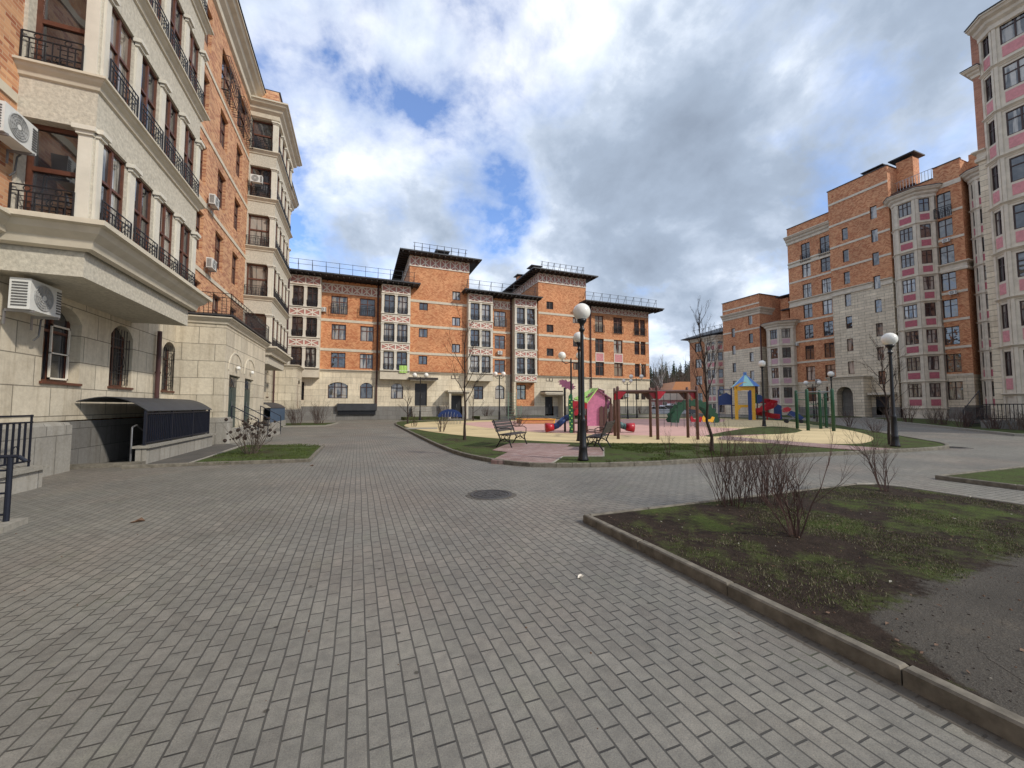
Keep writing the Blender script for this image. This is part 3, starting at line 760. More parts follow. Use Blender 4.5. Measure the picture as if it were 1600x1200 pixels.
# porch block with terrace
def porch(par,y0,y1,x1,doors):
    Fs=FmY(y0); Ff=FpX(x1)
    hd=[(a,b,.55,2.78) for a,b in doors]
    m=MB(); m.wall(Fs,LX,x1,.0,4.75); m.wall(Ff,y0,y1,.0,4.75,hd,0,.2,0); m.wall(FpY(y1),-x1,-LX,0,4.75)
    m.poly([(LX,y0,4.75),(x1,y0,4.75),(x1,y1,4.75),(LX,y1,4.75)]); m.build('porch_wall',['stoneL'],par)
    m=MB(); m.sweep([(LX,y0),(x1,y0),(x1,y1),(LX,y1)],sc_prof(MOULD,1.0,4.95),0); m.build('porch_cornice',['trim'],par)
    m=MB(); m.prism([(LX,y0-.26),(x1+.28,y0-.26),(x1+.28,y1+.1),(LX,y1+.1)],5.001,5.06); m.build('porch_roof',['roof'],par)
    for a,b in doors:
        d=MB(); d.fbox(Ff,a,b,.55,2.78,-.20,-.14); d.fbox(Ff,(a+b)/2-.02,(a+b)/2+.02,.6,2.75,-.14,-.125)
        for z in (.75,1.55): 
            for s_ in (a+.08,(a+b)/2+.05): d.fbox(Ff,s_,s_+(b-a)/2-.13,z,z+.65,-.14,-.12)
        dd=d.build('door',['doorg'],par)
        h=MB(); h.tube(Ff.pt((a+b)/2+.06,1.45,-.1),Ff.pt((a+b)/2+.06,1.7,-.1),.012); h.build('handle',['steel'],dd)
        gl=MB(); gl.fbox(Ff,a+.08,b-.08,2.3,2.7,-.135,-.11); gl.build('pane',['glassL'],dd)
        # arched relief above the door
        q=MB(); c=(a+b)/2
        for k in range(10):
            t0,t1=k*math.pi/10,(k+1)*math.pi/10; r=(b-a)/2+.18
            q.fbar(Ff,(c+r*math.cos(t0),2.95+r*.8*math.sin(t0)),(c+r*math.cos(t1),2.95+r*.8*math.sin(t1)),.07,-.01,.03)
        q.build('arch_moulding',['trim'],par)
        q=MB(); q.lathe((Ff.pt(c,0,.10)[0],Ff.pt(c,0,.1)[1],3.1),[(.01,-.08),(.08,-.04),(.09,.02),(.05,.08)],10); q.build('wall_lamp',['globe'],par)
    m=MB(); m.box(LX,x1+.14,y0-.12,y0+.75,-.05,.98); m.box(LX,x1+.09,y0-.07,y0+.7,.98,1.05); m.build('corner_block',['granite'],par)
porch(lb,18.35,25.3,-4.9,[(18.95,20.55),(21.3,22.9)])
railing(lb,FmY(18.2),LX+.3,-4.75,5.06,.85,0,1,step=.14); railing(lb,FpX(-4.75),18.2,25.2,5.06,.85,0,1,step=.14)
for k in range(4):
    pass
m=MB()
for k in range(4): m.box(-4.9,-3.9+.28*(-k)+.28*0,19.3,24.2,-.05+.14*k,.13+.14*k) if False else m.box(-4.9,-3.85-.28*k,19.0,24.2,-.02 if k==0 else .14*k,.14*(k+1))
m.build('entrance_steps',['granite'],lb)
m=MB(); 
for y in (19.05,20.95,24.1):
    m.path([(-3.85,y,0),(-3.85,y,.95),(-4.8,y,1.5),(-4.8,y,.56)],.022,6); m.path([(-3.85,y,.55),(-4.8,y,1.1)],.014,5)
m.build('step_handrail',['navy'],lb)
# second porch at the far end
m=MB(); m.wall(FmY(37.6),LX,-4.95,1.2,4.75); m.wall(FpX(-4.95),37.6,41,1.2,4.75,[(38.6,40,1.3,3.8,.3)]); m.poly([(LX,37.6,4.75),(-4.95,37.6,4.75),(-4.95,41,4.75),(LX,41,4.75)]); m.build('porch_wall',['stoneL'],lb)
window(lb,FpX(-4.95),38.6,40,1.3,3.8,2,.7,-.15,.07,'wood','glassL')
m=MB(); m.box(LX,-4.88,37.53,41,-.05,1.2); m.build('corner_block',['plinth'],lb)
m=MB(); m.sweep([(LX,37.6),(-4.95,37.6),(-4.95,41)],sc_prof(MOULD,1.0,4.95),0); m.build('porch_cornice',['trim'],lb)
railing(lb,FmY(37.5),LX+.2,-4.85,5.0,.85,0,0,step=.16)

# basement stair enclosure (its own thing) : low wall, fence panel, curved canopy
bs=wthing('basement_entrance','basement stair by the left wall under a curved grey canopy and navy fence','basement entrance',(-5.8,15,0))
m=MB(); m.box(-5.22,-5.0,12.75,17.6,-.02,.42); m.box(-6.44,-5.22,17.32,17.6,-1.6,1.5); m.build('low_wall',['granite'],bs)
m=MB(); m.box(-5.27,-4.93,12.7,17.68,.42,.48); m.build('wall_cap',['kerbl'],bs)
m=MB(); m.box(-6.44,-5.0,12.5,12.74,-.02,.10); m.build('threshold',['kerb'],bs)
m=MB(); m.poly([(-5.22,13.1,-1.6),(-5.22,17.3,-1.6),(-5.22,17.3,0),(-5.22,13.1,0)])
m.poly([(-6.5,13.1,-1.6),(-5.22,13.1,-1.6),(-5.22,17.3,-1.6),(-6.5,17.3,-1.6)])
for k in range(8): m.box(-6.44,-5.23,13.1+.3*k,13.4+.3*k+.001,-1.6,-.2*(k+1)+.02)
m.build('stair_well',['granite'],bs)
m=MB(); Ff=FpX(-5.1)
z0,z1=.50,1.32
for z in (z0+.04,z1-.02): m.fbox(Ff,12.85,17.5,z-.02,z+.02,-.02,.02)
for y in (12.87,14.4,15.95,17.48): m.fbox(Ff,y-.025,y+.025,.48,z1+.06,-.025,.025)
k=12.95
while k<17.45: m.fbox(Ff,k-.01,k+.01,z0+.06,z1-.04,-.012,.012); k+=.115
m.build('fence_panel',['navy'],bs)
m=MB(); m.fbox(Ff,12.9,17.45,z0+.06,z1-.05,-.05,-.035); m.build('backing_sheet',['navy'],bs)
m=MB(); n=10; prof=[]
for k in range(n+1):
    t=k/n; x=-6.45+1.4*t; z=1.60+.20*math.sin(math.pi*min(1,t*1.02)*.72)-.40*t**2.4; prof.append((x,z))
for a,b in zip(prof,prof[1:]):
    m.hexa([(a[0],12.85,a[1]),(b[0],12.85,b[1]),(b[0],17.6,b[1]),(a[0],17.6,a[1]),(a[0],12.85,a[1]+.02),(b[0],12.85,b[1]+.02),(b[0],17.6,b[1]+.02),(a[0],17.6,a[1]+.02)])
m.build('canopy',['roof'],bs)
m=MB(); m.path([(-5.35,12.85,.02),(-5.35,12.85,.95),(-5.35,13.05,1.0),(-5.35,14.3,.45)],.02,6); m.build('handrail',['steel'],bs)
# farther awnings of the left building
bs2=wthing('basement_entrance','second basement stair further along the left wall, beyond the porch, blue fence','basement entrance',(-5.8,29.5,0))
m=MB()
for a,b in zip(prof,prof[1:]):
    m.hexa([(a[0],28.4,a[1]),(b[0],28.4,b[1]),(b[0],33.4,b[1]),(a[0],33.4,a[1]),(a[0],28.4,a[1]+.02),(b[0],28.4,b[1]+.02),(b[0],33.4,b[1]+.02),(a[0],33.4,a[1]+.02)])
m.build('canopy',['roof'],bs2)
m=MB(); m.box(-5.2,-5.0,28.4,33.4,-.02,.45); m.build('low_wall',['granite'],bs2)
m=MB(); m.box(-5.12,-5.08,28.4,33.4,.45,1.35); m.box(-6.4,-5.1,33.36,33.4,.45,1.35); m.build('fence_panel',[plain('muted_blue_sheet',(.06,.10,.16),.6)],bs2)

# near-left stair cheek wall with railing
nw=wthing('stair_wall','low granite wall with stone cap and dark bar railing at the left picture edge','wall',(-5.9,8,0))
m=MB(); m.box(-6.44,-5.42,3,10.0,-.02,.33); m.build('wall',['granite'],nw)
m=MB(); m.box(-6.44,-5.36,3,10.06,.33,.40); m.build('cap',['kerbl'],nw)
m=MB(); Ff=FpX(-5.55)
for z in (.50,1.20,1.32): m.fbox(Ff,4,9.9,z-.015,z+.015,-.015,.015)
y=9.88; k=0
while y>4:
    m.fbox(Ff,y-.012,y+.012,.40 if k%14==0 else .50,1.34 if k%14==0 else 1.2,-.012,.012)
    if k%4==2:
        for j in range(6):
            t0,t1=j*math.pi/5,(j+1)*math.pi/5; m.tube(Ff.pt(y-.06+.06*math.cos(t0),.72+.07*math.sin(t0)),Ff.pt(y-.06+.06*math.cos(t1),.72+.07*math.sin(t1)),.010,n=4)
    y-=.13; k+=1
m.build('railing',['navy'],nw)
hr=wthing('ramp_handrail','dark blue tubular handrail on a concrete step in the near left corner','handrail',(-4.2,6.8,0))
m=MB(); m.prism([(-6,6.3),(-3.86,6.55),(-3.90,7.0),(-6,7.15)],-.02,.075); m.build('concrete_step',['kerbl'],hr)
m=MB(); m.tube((-4.02,6.86,.07),(-4.02,6.86,.86),.028,n=10)
m.path([(-6,6.7,.90),(-4.4,6.82,.875),(-3.95,6.86,.87),(-3.88,6.87,.80)],.022,8)
for z in (.70,.42,.16): m.path([(-6,6.7,z),(-4.02,6.86,z)],.014,6)
m.path([(-4.5,6.82,.70),(-4.4,6.82,.55),(-4.02,6.86,.55)],.010,5)
m.build('tube_rail',['navy'],hr)

# =================================================================== FAR BUILDING
fb=wthing('apartment_building','long orange brick building with two towers and pink lattice panels across the courtyard','building',(16,46,0))
F=FmY(46.0)
st_w=[]   # (u0,u1,v0,v1,cols,transom)
rows=[(5.6,7.25),(8.65,10.35),(11.45,13.45)]
for (a,b) in ((-2.85,-1.40),(0.05,1.45),(15.75,17.15)):
    for k,(c,d) in enumerate(rows): st_w.append((a-(.1 if k==2 else 0),b+(.1 if k==2 else 0),c,d,2,.68))
for (a,b) in ((30.55,31.95),(33.65,35.15)):
    for k,(c,d) in enumerate(((5.7,7.6),(8.95,10.9),(11.8,14.15))): st_w.append((a,b,c,d,2,.68))
for (a,b) in ((37.25,38.15),(38.35,39.25)):
    for k,(c,d) in enumerate(((5.7,7.6),(8.95,10.9),(11.8,14.15))): st_w.append((a,b,c,d,1,.75))
m=MB(); m.wall(F,-7.5,39.9,5.35,15.1,[w[:4] for w in st_w],0,.2)
m.poly([(39.9,46,0),(39.9,60,0),(39.9,60,15.1),(39.9,46,15.1)]); m.poly([(-7.5,60,0),(39.9,60,0),(39.9,60,15.1),(-7.5,60,15.1)]); m.poly([(-7.5,46,0),(-7.5,46,15.1),(-7.5,60,15.1),(-7.5,60,0)])
m.build('brick_wall',['brickF'],fb)
gh=[(-3.05,-1.08,2.3,4.05,.35),(.15,1.48,2.3,4.05,.4),(3.4,4.75,2.3,4.05,.4),(13.1,14.3,2.3,3.9),(15.85,17.1,2.35,4.08,.35),(37.2,37.95,2.4,3.6),(38.35,39.1,2.4,3.6),(34.2,35.2,2.4,3.6),(31,32,2.4,3.6),(-5.9,-5.3,2.1,4.0),(6.05,7.45,1.5,4.1),(10.2,11.6,.4,2.75),(22.75,23.9,.4,2.7),(18.75,20.0,2.3,4.15)]
m=MB(); m.wall(F,-7.5,39.9,1.45,5.35,[h for h in gh],0,.25); m.build('stone_wall',['stoneF'],fb)
m=MB()
for a,b in ((-7.5,6.0),(7.5,10.15),(11.65,22.7),(23.95,39.95)): m.fbox(F,a,b,-.1,1.45,0,.09)
m.build('plinth',['plinth'],fb)
for w in st_w: window(fb,F,*w[:4],w[4],w[5],-.12,.08,'wood','glass')
for h in gh:
    if h[2]<1.6: continue
    window(fb,F,h[0],h[1],h[2],h[3],3 if h[1]-h[0]>1.6 else 2,.7,-.15,.08,'woodD','glass')
for (a,b,c,d) in ((6.05,7.45,1.5,4.1),(10.2,11.6,.4,2.75),(22.75,23.9,.4,2.7)):
    q=MB(); q.fbox(F,a,b,c,d,-.24,-.18); q.fbox(F,(a+b)/2-.03,(a+b)/2+.03,c,d,-.18,-.15); q.fbox(F,a,b,d-.5,d-.42,-.18,-.15)
    dd=q.build('door',['doord'],fb); h=MB(); h.tube(F.pt((a+b)/2+.1,c+.9,-.14),F.pt((a+b)/2+.1,c+1.3,-.14),.02); h.build('handle',['steel'],dd)
# bands
m=MB()
bays=[(-6.95,-3.95),(2.2,5.42),(12.3,15.5),(18.42,21.6)]
def segs(a,b,cut):
    out=[];x=a
    for c,d in sorted(cut):
        if c>x and c<b: out.append((x,c))
        x=max(x,d)
    if x<b: out.append((x,b))
    return out
for z in (7.55,10.75):
    for a,b in segs(-7.5,39.9,bays+[(w[0],w[1]) for w in st_w if w[2]<z<w[3]]): m.fbox(F,a,b,z-.14,z+.14,0,.05)
m.sweep([(-7.5,46),(39.9,46)],sc_prof(MOULD,1.0,5.38),0)
m.build('cream_band',['trim'],fb)
for a,b,n in ((-3.9,2.15,6),(15.55,18.4,3)): lattice(fb,F,a,b,13.72,14.75,n)
lattice(fb,F,29.2,39.85,14.5,15.4,9)
for (a,b) in ((30.55,31.95),(33.65,35.15)):
    m=MB(); m.fbox(F,a+.1,b-.1,7.62,8.9,0,.04,1); m.fbox(F,a,b,7.62,7.72,.0,.06,0); m.fbox(F,a,b,8.82,8.93,0,.06,0); m.fbox(F,a,a+.1,7.72,8.82,0,.06,0); m.fbox(F,b-.1,b,7.72,8.82,0,.06,0); m.build('pink_panel',['white','pinkp'],fb)
for (a,b,c) in ((-2.95,-1.3,11.45),(-.05,1.55,11.45),(15.65,17.25,11.45),(30.5,32.0,11.8),(33.6,35.2,11.8),(37.2,39.3,11.8)): railing(fb,F,a,b,c,1.05,.28 if a<18 else .15,1,r=.022,step=.2)
# bays
def fbay(a,b,bottom,low_lattice=False):
    y=45.1; Ff=FmY(y); c=(a+b)/2
    k=.981; a*=k; b*=k; c*=k
    m=MB()
    hs=[]
    R3=[(5.5,7.55),(8.65,10.7),(11.85,13.95)]
    for (z0,z1) in R3: hs+=[(a+.32,c-.16,z0,z1),(c+.16,b-.32,z0,z1)]
    m.wall(Ff,a,b,bottom,15.1,hs,0,.28); m.wall(Fr((a,0),(0,-1),(-1,0)),-46,-y,bottom,15.1); m.wall(Fr((b,0),(0,1),(1,0)),y,46,bottom,15.1)
    m.poly([(a,y,bottom),(a,46,bottom),(b,46,bottom),(b,y,bottom)])
    m.build('bay_wall',['trim'],fb)
    for h in hs:
        window(fb,Ff,*h,2,.68,-.2,.08,'woodD','glass'); 
        railing(fb,Ff,h[0],h[1],h[2],.66,.0,1,r=.022,step=.15)
    for z0,z1 in ((7.65,8.45),(10.82,11.65),(14.1,15.05)): lattice(fb,Ff,a+.05,b-.05,z0,z1,2)
    if low_lattice: lattice(fb,Ff,a+.05,b-.05,4.55,5.35,2)
    m=MB()
    for (z0,z1) in R3:
        for u in (a+.16,c,b-.16):
            m.fbox(Ff,u-.12,u+.12,z0,z1-.12,0,.09); m.fbox(Ff,u-.17,u+.17,z1-.12,z1+.02,0,.13); m.fbox(Ff,u-.16,u+.16,z0-.05,z0+.12,0,.12)
        m.fbox(Ff,a-.04,b+.04,z0-.12,z0-.051,-.1,.16)
    m.build('pilaster',['pil'],fb)
fbay(-6.95,-3.95,4.45); fbay(2.2,5.42,4.45); fbay(12.3,15.5,4.5); fbay(18.42,21.6,4.45,True)
m=MB(); m.box(17.99,18.3,45.1,46,0,4.45); m.build('pier',['stoneF'],fb)
m=MB(); m.fbox(F,18.4,20.95,1.6,4.4,.0,.02) if False else m.wall(F,18.35,21.2,1.46,4.44,[(18.75,20.0,2.3,4.15)],0,.1)
for v in range(len(m.v)): m.v[v]=(m.v[v][0],m.v[v][1]-.012,m.v[v][2])
m.build('brick_wall',['brickF'],fb)
# green cloth on a balcony
m=MB()
for k in range(10):
    u0=4.2+.085*k; u1=u0+.085; d0=.02*math.sin(k*1.7); d1=.02*math.sin((k+1)*1.7)
    m.poly([(u0,44.96+d0,5.2),(u1,44.96+d1,5.18),(u1,44.93+d1,6.0),(u0,44.93+d0,6.0)])
tag(m.build('green_cloth',['lime'],None,loc=(4.6,45,5.2)),'lime green cloth hung over a balcony railing of the far building','cloth')
# towers
def tower(a,b,ztop,wins):
    y=45.72; Ff=FmY(y); D=9
    m=MB(); hs=[(w[0],w[1],w[2],w[3]) for w in wins]
    m.wall(Ff,a,b,5.45,ztop,hs,0,.18); m.wall(FmX(a),-(46+D),-y,5.45,ztop); m.wall(FpX(b),y,46+D,5.45,ztop)
    m.poly([(b,46+D,14),(a,46+D,14),(a,46+D,ztop),(b,46+D,ztop)])
    m.build('tower_wall',['brickF'],fb)
    for w in wins: window(fb,Ff,*w,2,None,-.10,.09,'woodD','glass')
    m=MB()
    for z in (7.55,10.75,13.68):
        for p,q in segs(a,b,[(w[0],w[1]) for w in wins if w[2]<z+.1 and w[3]>z-.1]): m.fbox(Ff,p,q,z-.14,z+.14,0,.05)
    m.build('cream_band',['trim'],fb)
    lattice(fb,Ff,a,b,ztop-1.45,ztop-.25,6)
    Fl=FmX(a); lattice(fb,Fl,-(46+D),-y,ztop-1.45,ztop-.25,7)
    o=1.25; z=ztop; 
    m=MB()
    P=[(a-o,y-o),(b+o,y-o),(b+o,46+D+o),(a-o,46+D+o)]
    m.prism(P,z-.12,z+.02)
    cx,cy=(a+b)/2,(y+46+D)/2
    r0,r1=(cx,y+3.2,z+1.35),(cx,46+D-3.2,z+1.35)
    q=[(p[0],p[1],z+.021) for p in P]
    m.poly([q[0],q[1],r0]); m.poly([q[1],q[2],r1,r0]); m.poly([q[2],q[3],r1]); m.poly([q[3],q[0],r0,r1])
    m.build('roof',['roof'],fb)
    m=MB(); n=14; m.box(a-o+.05,b+o-.05,y-o+.05,y-.01,z-.15,z-.125); m.box(a-o+.05,a-.01,y-.01,46+D,z-.15,z-.125)
    for k in range(n): 
        u=a-.9+(b-a+1.8)*k/(n-1); m.box(u-.06,u+.06,y-o+.08,y,z-.30,z-.12)
        v=y-.6+(D+.6)*k/(n-1); m.box(a-o+.08,a,v-.06,v+.06,z-.30,z-.12)
    m.build('rafter_tails',['eave'],fb)
    # snow fence
    m=MB()
    for k in range(8):
        u=a+.5+(b-a-1)*k/7; m.path([(u,y-.2,z+.25),(u,y-.2,z+1.35),(u,y+.5,z+.35)],.028,4)
    for zz in (z+1.3,z+.85): m.path([(a+.3,y-.2,zz),(b-.3,y-.2,zz)],.022,4)
    m.build('roof_rail',['iron'],fb)
T1=[(6.38,7.38,12.65,13.68-.16),(6.38,7.38,9.46,10.5),(6.38,7.38,6.28,7.3)]+[(10.27,11.27,z,z+1.05) for z in (14.25,11.1,7.85)]
tower(5.25,12.35,19.2,T1)
T2=[(22.88,23.9,14.28,15.3),(22.88,23.9,11.2,12.22),(22.88,23.9,8.05,9.05),(26.85,27.9,12.72,13.5),(26.85,27.9,9.5,10.55),(26.85,27.9,6.35,7.35)]
tower(21.7,28.95,19.2,T2)
for (a,b,c,d) in ((10.27,11.27,4.7,5.3),(22.88,23.9,4.72,5.3)): window(fb,F,a,b,c,d,2,None,.02,.08,'woodD','glass')
# low roofs
def hroof(a,b,z,oh=1.0,rise=1.5):
    y0=46-oh-.9; y1=60+oh
    m=MB(); P=[(a,y0),(b,y0),(b,y1),(a,y1)]; m.prism(P,z-.14,z+.0); q=[(p[0],p[1],z+.001) for p in P]
    r0,r1=(a+3,53,z+rise),(b-3,53,z+rise)
    m.poly([q[0],q[1],r1,r0]); m.poly([q[1],q[2],r1]); m.poly([q[2],q[3],r0,r1]); m.poly([q[3],q[0],r0])
    m.build('roof',['roof'],fb)
    m=MB(); n=int((b-a)/.55)
    for k in range(n): u=a+.2+(b-a-.4)*k/(n-1); m.box(u-.05,u+.05,y0+.1,46,z-.34,z-.14)
    m.build('rafter_tails',['eave'],fb)
    m=MB(); n=int((b-a)/1.3)
    for k in range(n): 
        u=a+.6+(b-a-1.2)*k/(n-1); m.path([(u,y0+1.0,z+.2),(u,y0+1.0,z+1.45),(u,y0+1.7,z+.4)],.025,4)
    for zz in (z+1.4,z+.9): m.path([(a+.5,y0+1.0,zz),(b-.5,y0+1.0,zz)],.02,4)
    m.build('roof_rail',['iron'],fb)
hroof(-8.0,6.3,15.35); hroof(11.4,21.6,15.35); hroof(27.9,41.2,15.65)
m=MB(); m.box(8.9,10.1,48.2,49.2,19.2,20.6,0); m.box(8.6,10.4,47.9,49.5,20.9,21.0,1)
for x in (8.9,10.1): m.box(x-.05,x+.05,48.2,48.3,20.6,20.9,1)
m.build('chimney',['brickF','roof'],fb)
m=MB(); m.box(23.3,24.5,51,52.2,19.2,21.6,0); m.box(23.0,24.8,50.7,52.5,21.9,22.0,1); m.box(21.9,22.9,53,54,19,20.9,0); m.box(21.6,23.2,52.7,54.3,21.0,21.1,1)
for x in (23.4,24.4): m.box(x-.05,x+.05,51,51.1,21.6,21.9,1)
m.build('chimney',['brickF','roof'],fb)
drainpipe(fb,1.85,45.85,1,15.2,.09); drainpipe(fb,17.9,45.85,1,15.2,.09); drainpipe(fb,29.75,45.85,1,15.4,.09); drainpipe(fb,-6.85,44.9,5,15.2,.09)
# entrance canopies of the far building
m=MB(); m.fbox(F,9.7,12.1,2.95,3.1,0,1.5); m.fbox(F,9.55,12.25,3.1,3.3,0,1.65); m.fbox(F,9.75,9.98,0,2.95,1.2,1.45); m.fbox(F,11.8,12.03,0,2.95,1.2,1.45)
m.fbox(F,22.2,25.0,2.9,3.05,0,1.5); m.fbox(F,22.0,25.1,3.05,3.25,0,1.6); m.fbox(F,24.65,24.9,0,2.9,.0,1.4)
m.fbox(F,5.4,8.3,4.35,4.5,0,1.1)
m.build('entrance_canopy',['trim'],fb)
m=MB(); m.fbox(F,5.2,8.5,4.5,4.72,0,1.25); m.fbox(F,22.1,24.6,3.25,3.42,0,1.5); m.build('canopy_roof',['eave'],fb)
for k in range(5): pass
m=MB()
for k in range(5): m.box(5.7-.0,7.9,46-.3*(5-k)-.1,45.9,.02+.28*k,.28*(k+1))
m.build('entrance_steps',['granite'],fb)
m=MB(); m.fbox(F,-2.1,1.9,1.0,1.75,.09,.5); m.build('basement_awning',['roof'],fb)
m=MB(); m.fbox(F,-2.0,1.8,.55,1.0,.1,.3); m.build('basement_window',['black'],fb)

# =================================================================== RIGHT BUILDINGS
def ny(a,b): return (-max(a,b),-min(a,b))
ra=wthing('apartment_building','tall brown brick building on the right with stone lower tower and crimson panels','building',(66,30,0))
F=FmX(65.0)
lv=[2.2+3.25*k for k in range(7)]
hA=[];hB=[]
for (a,b) in ((39.75,38.45),(37.05,35.75)):
    for k,z in enumerate(lv): hA.append((*ny(a,b),z,z+2.15))
    hA.append((*ny(a,b),24.2,27.1))
for k,z in enumerate(lv): hB.append((*ny(24.15,22.85),z,z+2.15))
hB.append((*ny(24.1,22.85),24.1,27.1))
m=MB(); m.wall(F,-41.8,-35,5.1,30.4,hA,0,.2); m.wall(F,-28.4,-24.25,5.1,29.3,hB,0,.2); m.wall(F,-24.25,-21.95,5.1,30.5,hB,0,.2); m.wall(FpY(24.25),-68,-65,29.2,30.5)
m.wall(FmY(21.95),65,67,5.1,30.5); m.wall(FmX(67),-21.95,4,5.1,30.6); m.wall(FpY(41.8),-80,-65,0,30.4)
m.wall(FmY(-4),67,80,0,30.4); m.poly([(65,41.8,30.38),(80,41.8,30.38),(80,-4,30.38),(67,-4,30.38),(67,21.9,30.38),(65,21.9,30.38),(65,24.2,30.38),(68,24.2,30.38),(68,28.4,30.38),(65,28.4,30.38)]); m.poly([(80,41.8,0),(80,-4,0),(80,-4,30.4),(80,41.8,30.4)])
m.build('brick_wall',['brickR'],ra)
m=MB(); m.wall(F,-41.8,-35,1.35,5.1,hA,0,.22); m.wall(F,-28.4,-21.95,1.35,5.1,hB,0,.22); m.wall(FmY(21.95),65,67,1.35,5.1); m.wall(FmX(67),-21.95,4,1.35,5.1)
Ft=FmX(64.3)
tw=[]
for k in range(7): tw.append((*ny(33.75,33.0),6.0+3.2*k,7.75+3.2*k))
for k in range(8): tw.append((*ny(30.35,29.6),4.35+3.2*k,6.1+3.2*k))
tw_low=[w for w in tw]
m.wall(Ft,-35.3,-28.3,1.35,18.1,tw,0,.22); m.wall(FmY(28.3),64.3,65,1.35,18.1)
m.build('stone_wall',['stoneR'],ra)
m=MB(); m.wall(Ft,-35.3,-28.3,18.1,33.2,tw,0,.22); m.wall(FmY(28.3),64.3,72,18.1,33.2); m.wall(FpY(35.3),-72,-64.3,18.1,33.2); m.poly([(64.3,28.3,33.2),(72,28.3,33.2),(72,35.3,33.2),(64.3,35.3,33.2)]); m.poly([(72,35.3,30),(72,28.3,30),(72,28.3,33.2),(72,35.3,33.2)])
m.build('tower_wall',['brickR'],ra)
m=MB(); m.fbox(F,-41.85,-21.95,-.1,1.35,0,.08); m.fbox(Ft,-31.2,-28.25,-.1,1.35,0,.08); m.build('plinth',['plinth'],ra)
for h in hA+hB: window(ra,F,*h,2,.66,-.14,.07,'woodD','glassR')
for h in tw: window(ra,Ft,*h,1,None,-.14,.07,'woodD','glassR')
m=MB()
allh=hA+hB
for z in [5.1+3.25*k for k in range(8)]:
    if abs(z-18.1)<.1: continue
    for a,b in segs(-41.8,-35.4,[(h[0],h[1]) for h in allh if h[2]<z+.12 and h[3]>z-.12])+segs(-24.4,-21.95,[(h[0],h[1]) for h in allh if h[2]<z+.12 and h[3]>z-.12]): m.fbox(F,a,b,z-.14,z+.14,0,.06)
    if z>18.2:
        for a,b in segs(-35.3,-28.3,[(h[0],h[1]) for h in tw if h[2]<z+.12 and h[3]>z-.12]): m.fbox(Ft,a,b,z-.14,z+.14,0,.06)
m.fbox(Ft,-35.3,-28.3,30.95,31.25,0,.06); m.fbox(F,-24.3,-21.95,28.0,28.25,0,.06)
dbl=[(0,-.9),(.18,-.85),(.2,-.6),(.08,-.5),(.08,-.1),(.22,0),(.34,.05),(.34,.16),(0,.2)]
m.sweep([(65,35.4),(65,41.8)][::-1],sc_prof(dbl,1,18.2)); m.sweep([(65,24.4),(65,21.95),(67,21.95)],sc_prof(dbl,1,18.2))
m.sweep([(64.3,35.3),(64.3,30.42)],sc_prof(dbl,.8,18.1)); m.sweep([(64.3,29.55),(64.3,28.3)],sc_prof(dbl,.8,18.1)); m.sweep([(65,41.8),(65,35.3)],sc_prof(dbl,.7,24.4))
m.sweep([(65,45),(65,41.9),(65,35.3)][1:],sc_prof(CORN,1.35,28.85))
m.build('cornice',['trimR'],ra)
m=MB()
m.box(64.92,65.3,35.3,41.85,30.41,30.5); m.box(64.92,65.3,21.9,24.3,30.51,30.6); m.box(64.92,65.3,24.31,28.3,29.31,29.4)
m.box(64.22,72.1,28.22,35.38,33.2,33.3); m.build('parapet_cap',['roof'],ra)
# polygonal bay
def pbay(par,path,levels,facets,top,pm='pinkd',base=0.0,lw=1.45,lt=3.1,wm='stoneR',pw=.28):
    """path of XY points; facets: list of (segment index, [(u0,u1,cols)])"""
    m=MB(); segF=[FS(a,b) for a,b in zip(path,path[1:])]
    hs={k:[] for k in range(len(segF))}
    for k,lst in facets:
        for (a,b,c) in lst:
            for L0 in levels: hs[k].append((a,b,L0+lw,L0+lt,c))
    for k,f in enumerate(segF): m.wall(f,0,f.len,base,top,[h[:4] for h in hs[k]],0,.12)
    m.poly([(p[0],p[1],top) for p in path][::-1]); m.build('bay_wall',['trimR'],par)
    for k,f in enumerate(segF):
        for h in hs[k]:
            window(par,f,*h[:4],h[4],.66,-.05,.07,'woodD','glassR')
            L0=h[2]-lw; q=MB(); q.fbox(f,h[0]+.06,h[1]-.06,L0+.42,L0+1.18,0,.025); q.build('panel',[pm],par)
    m=MB()
    for L0 in levels: m.sweep(path,sc_prof(MOULD,.9,L0+.12))
    m.sweep(path,sc_prof(CORN,1.25,top+.1)); 
    for k,f in enumerate(segF):
        for u in (0.0,f.len):
            a,b=(u,u+pw) if u==0 else (u-pw,u)
            m.fbox(f,a,b,base,top-.9,0,.07)
    m.build('bay_moulding',['trimR'],par)
    m=MB(); q=[(p[0],p[1]) for p in path]
    m.sweep(path,[(0,top+.23),(.83,top+.17),(.83,top+.24),(0,top+.34)]); m.build('bay_roof',['roof'],par)
LV=[1.1+3.25*k for k in range(8)]
pbay(ra,[(65,28.25),(64.1,27.9),(63.5,27.4),(63.5,25.45),(64.75,24.25),(65,24.2)],LV,[(2,[(.35,1.6,3)]),(3,[(.36,1.36,2)])],28.0)
# fix-set: small left facet stays blank
pbay(ra,[(67,21.6),(65.6,21.5),(65.05,20.9),(64.9,20.0),(65,18.0)],LV,[(2,[(.18,.75,2)]),(3,[(.4,1.4,2)]),(1,[(.2,.6,1)])],28.2)
railing(ra,F,-24.2,-22.75,24.1,1.2,.4,1,r=.03,step=.25); 
for (a,b) in ((39.8,38.4),(37.1,35.7)): railing(ra,F,*ny(a,b),24.2,1.1,.15,0,r=.025,step=.25)
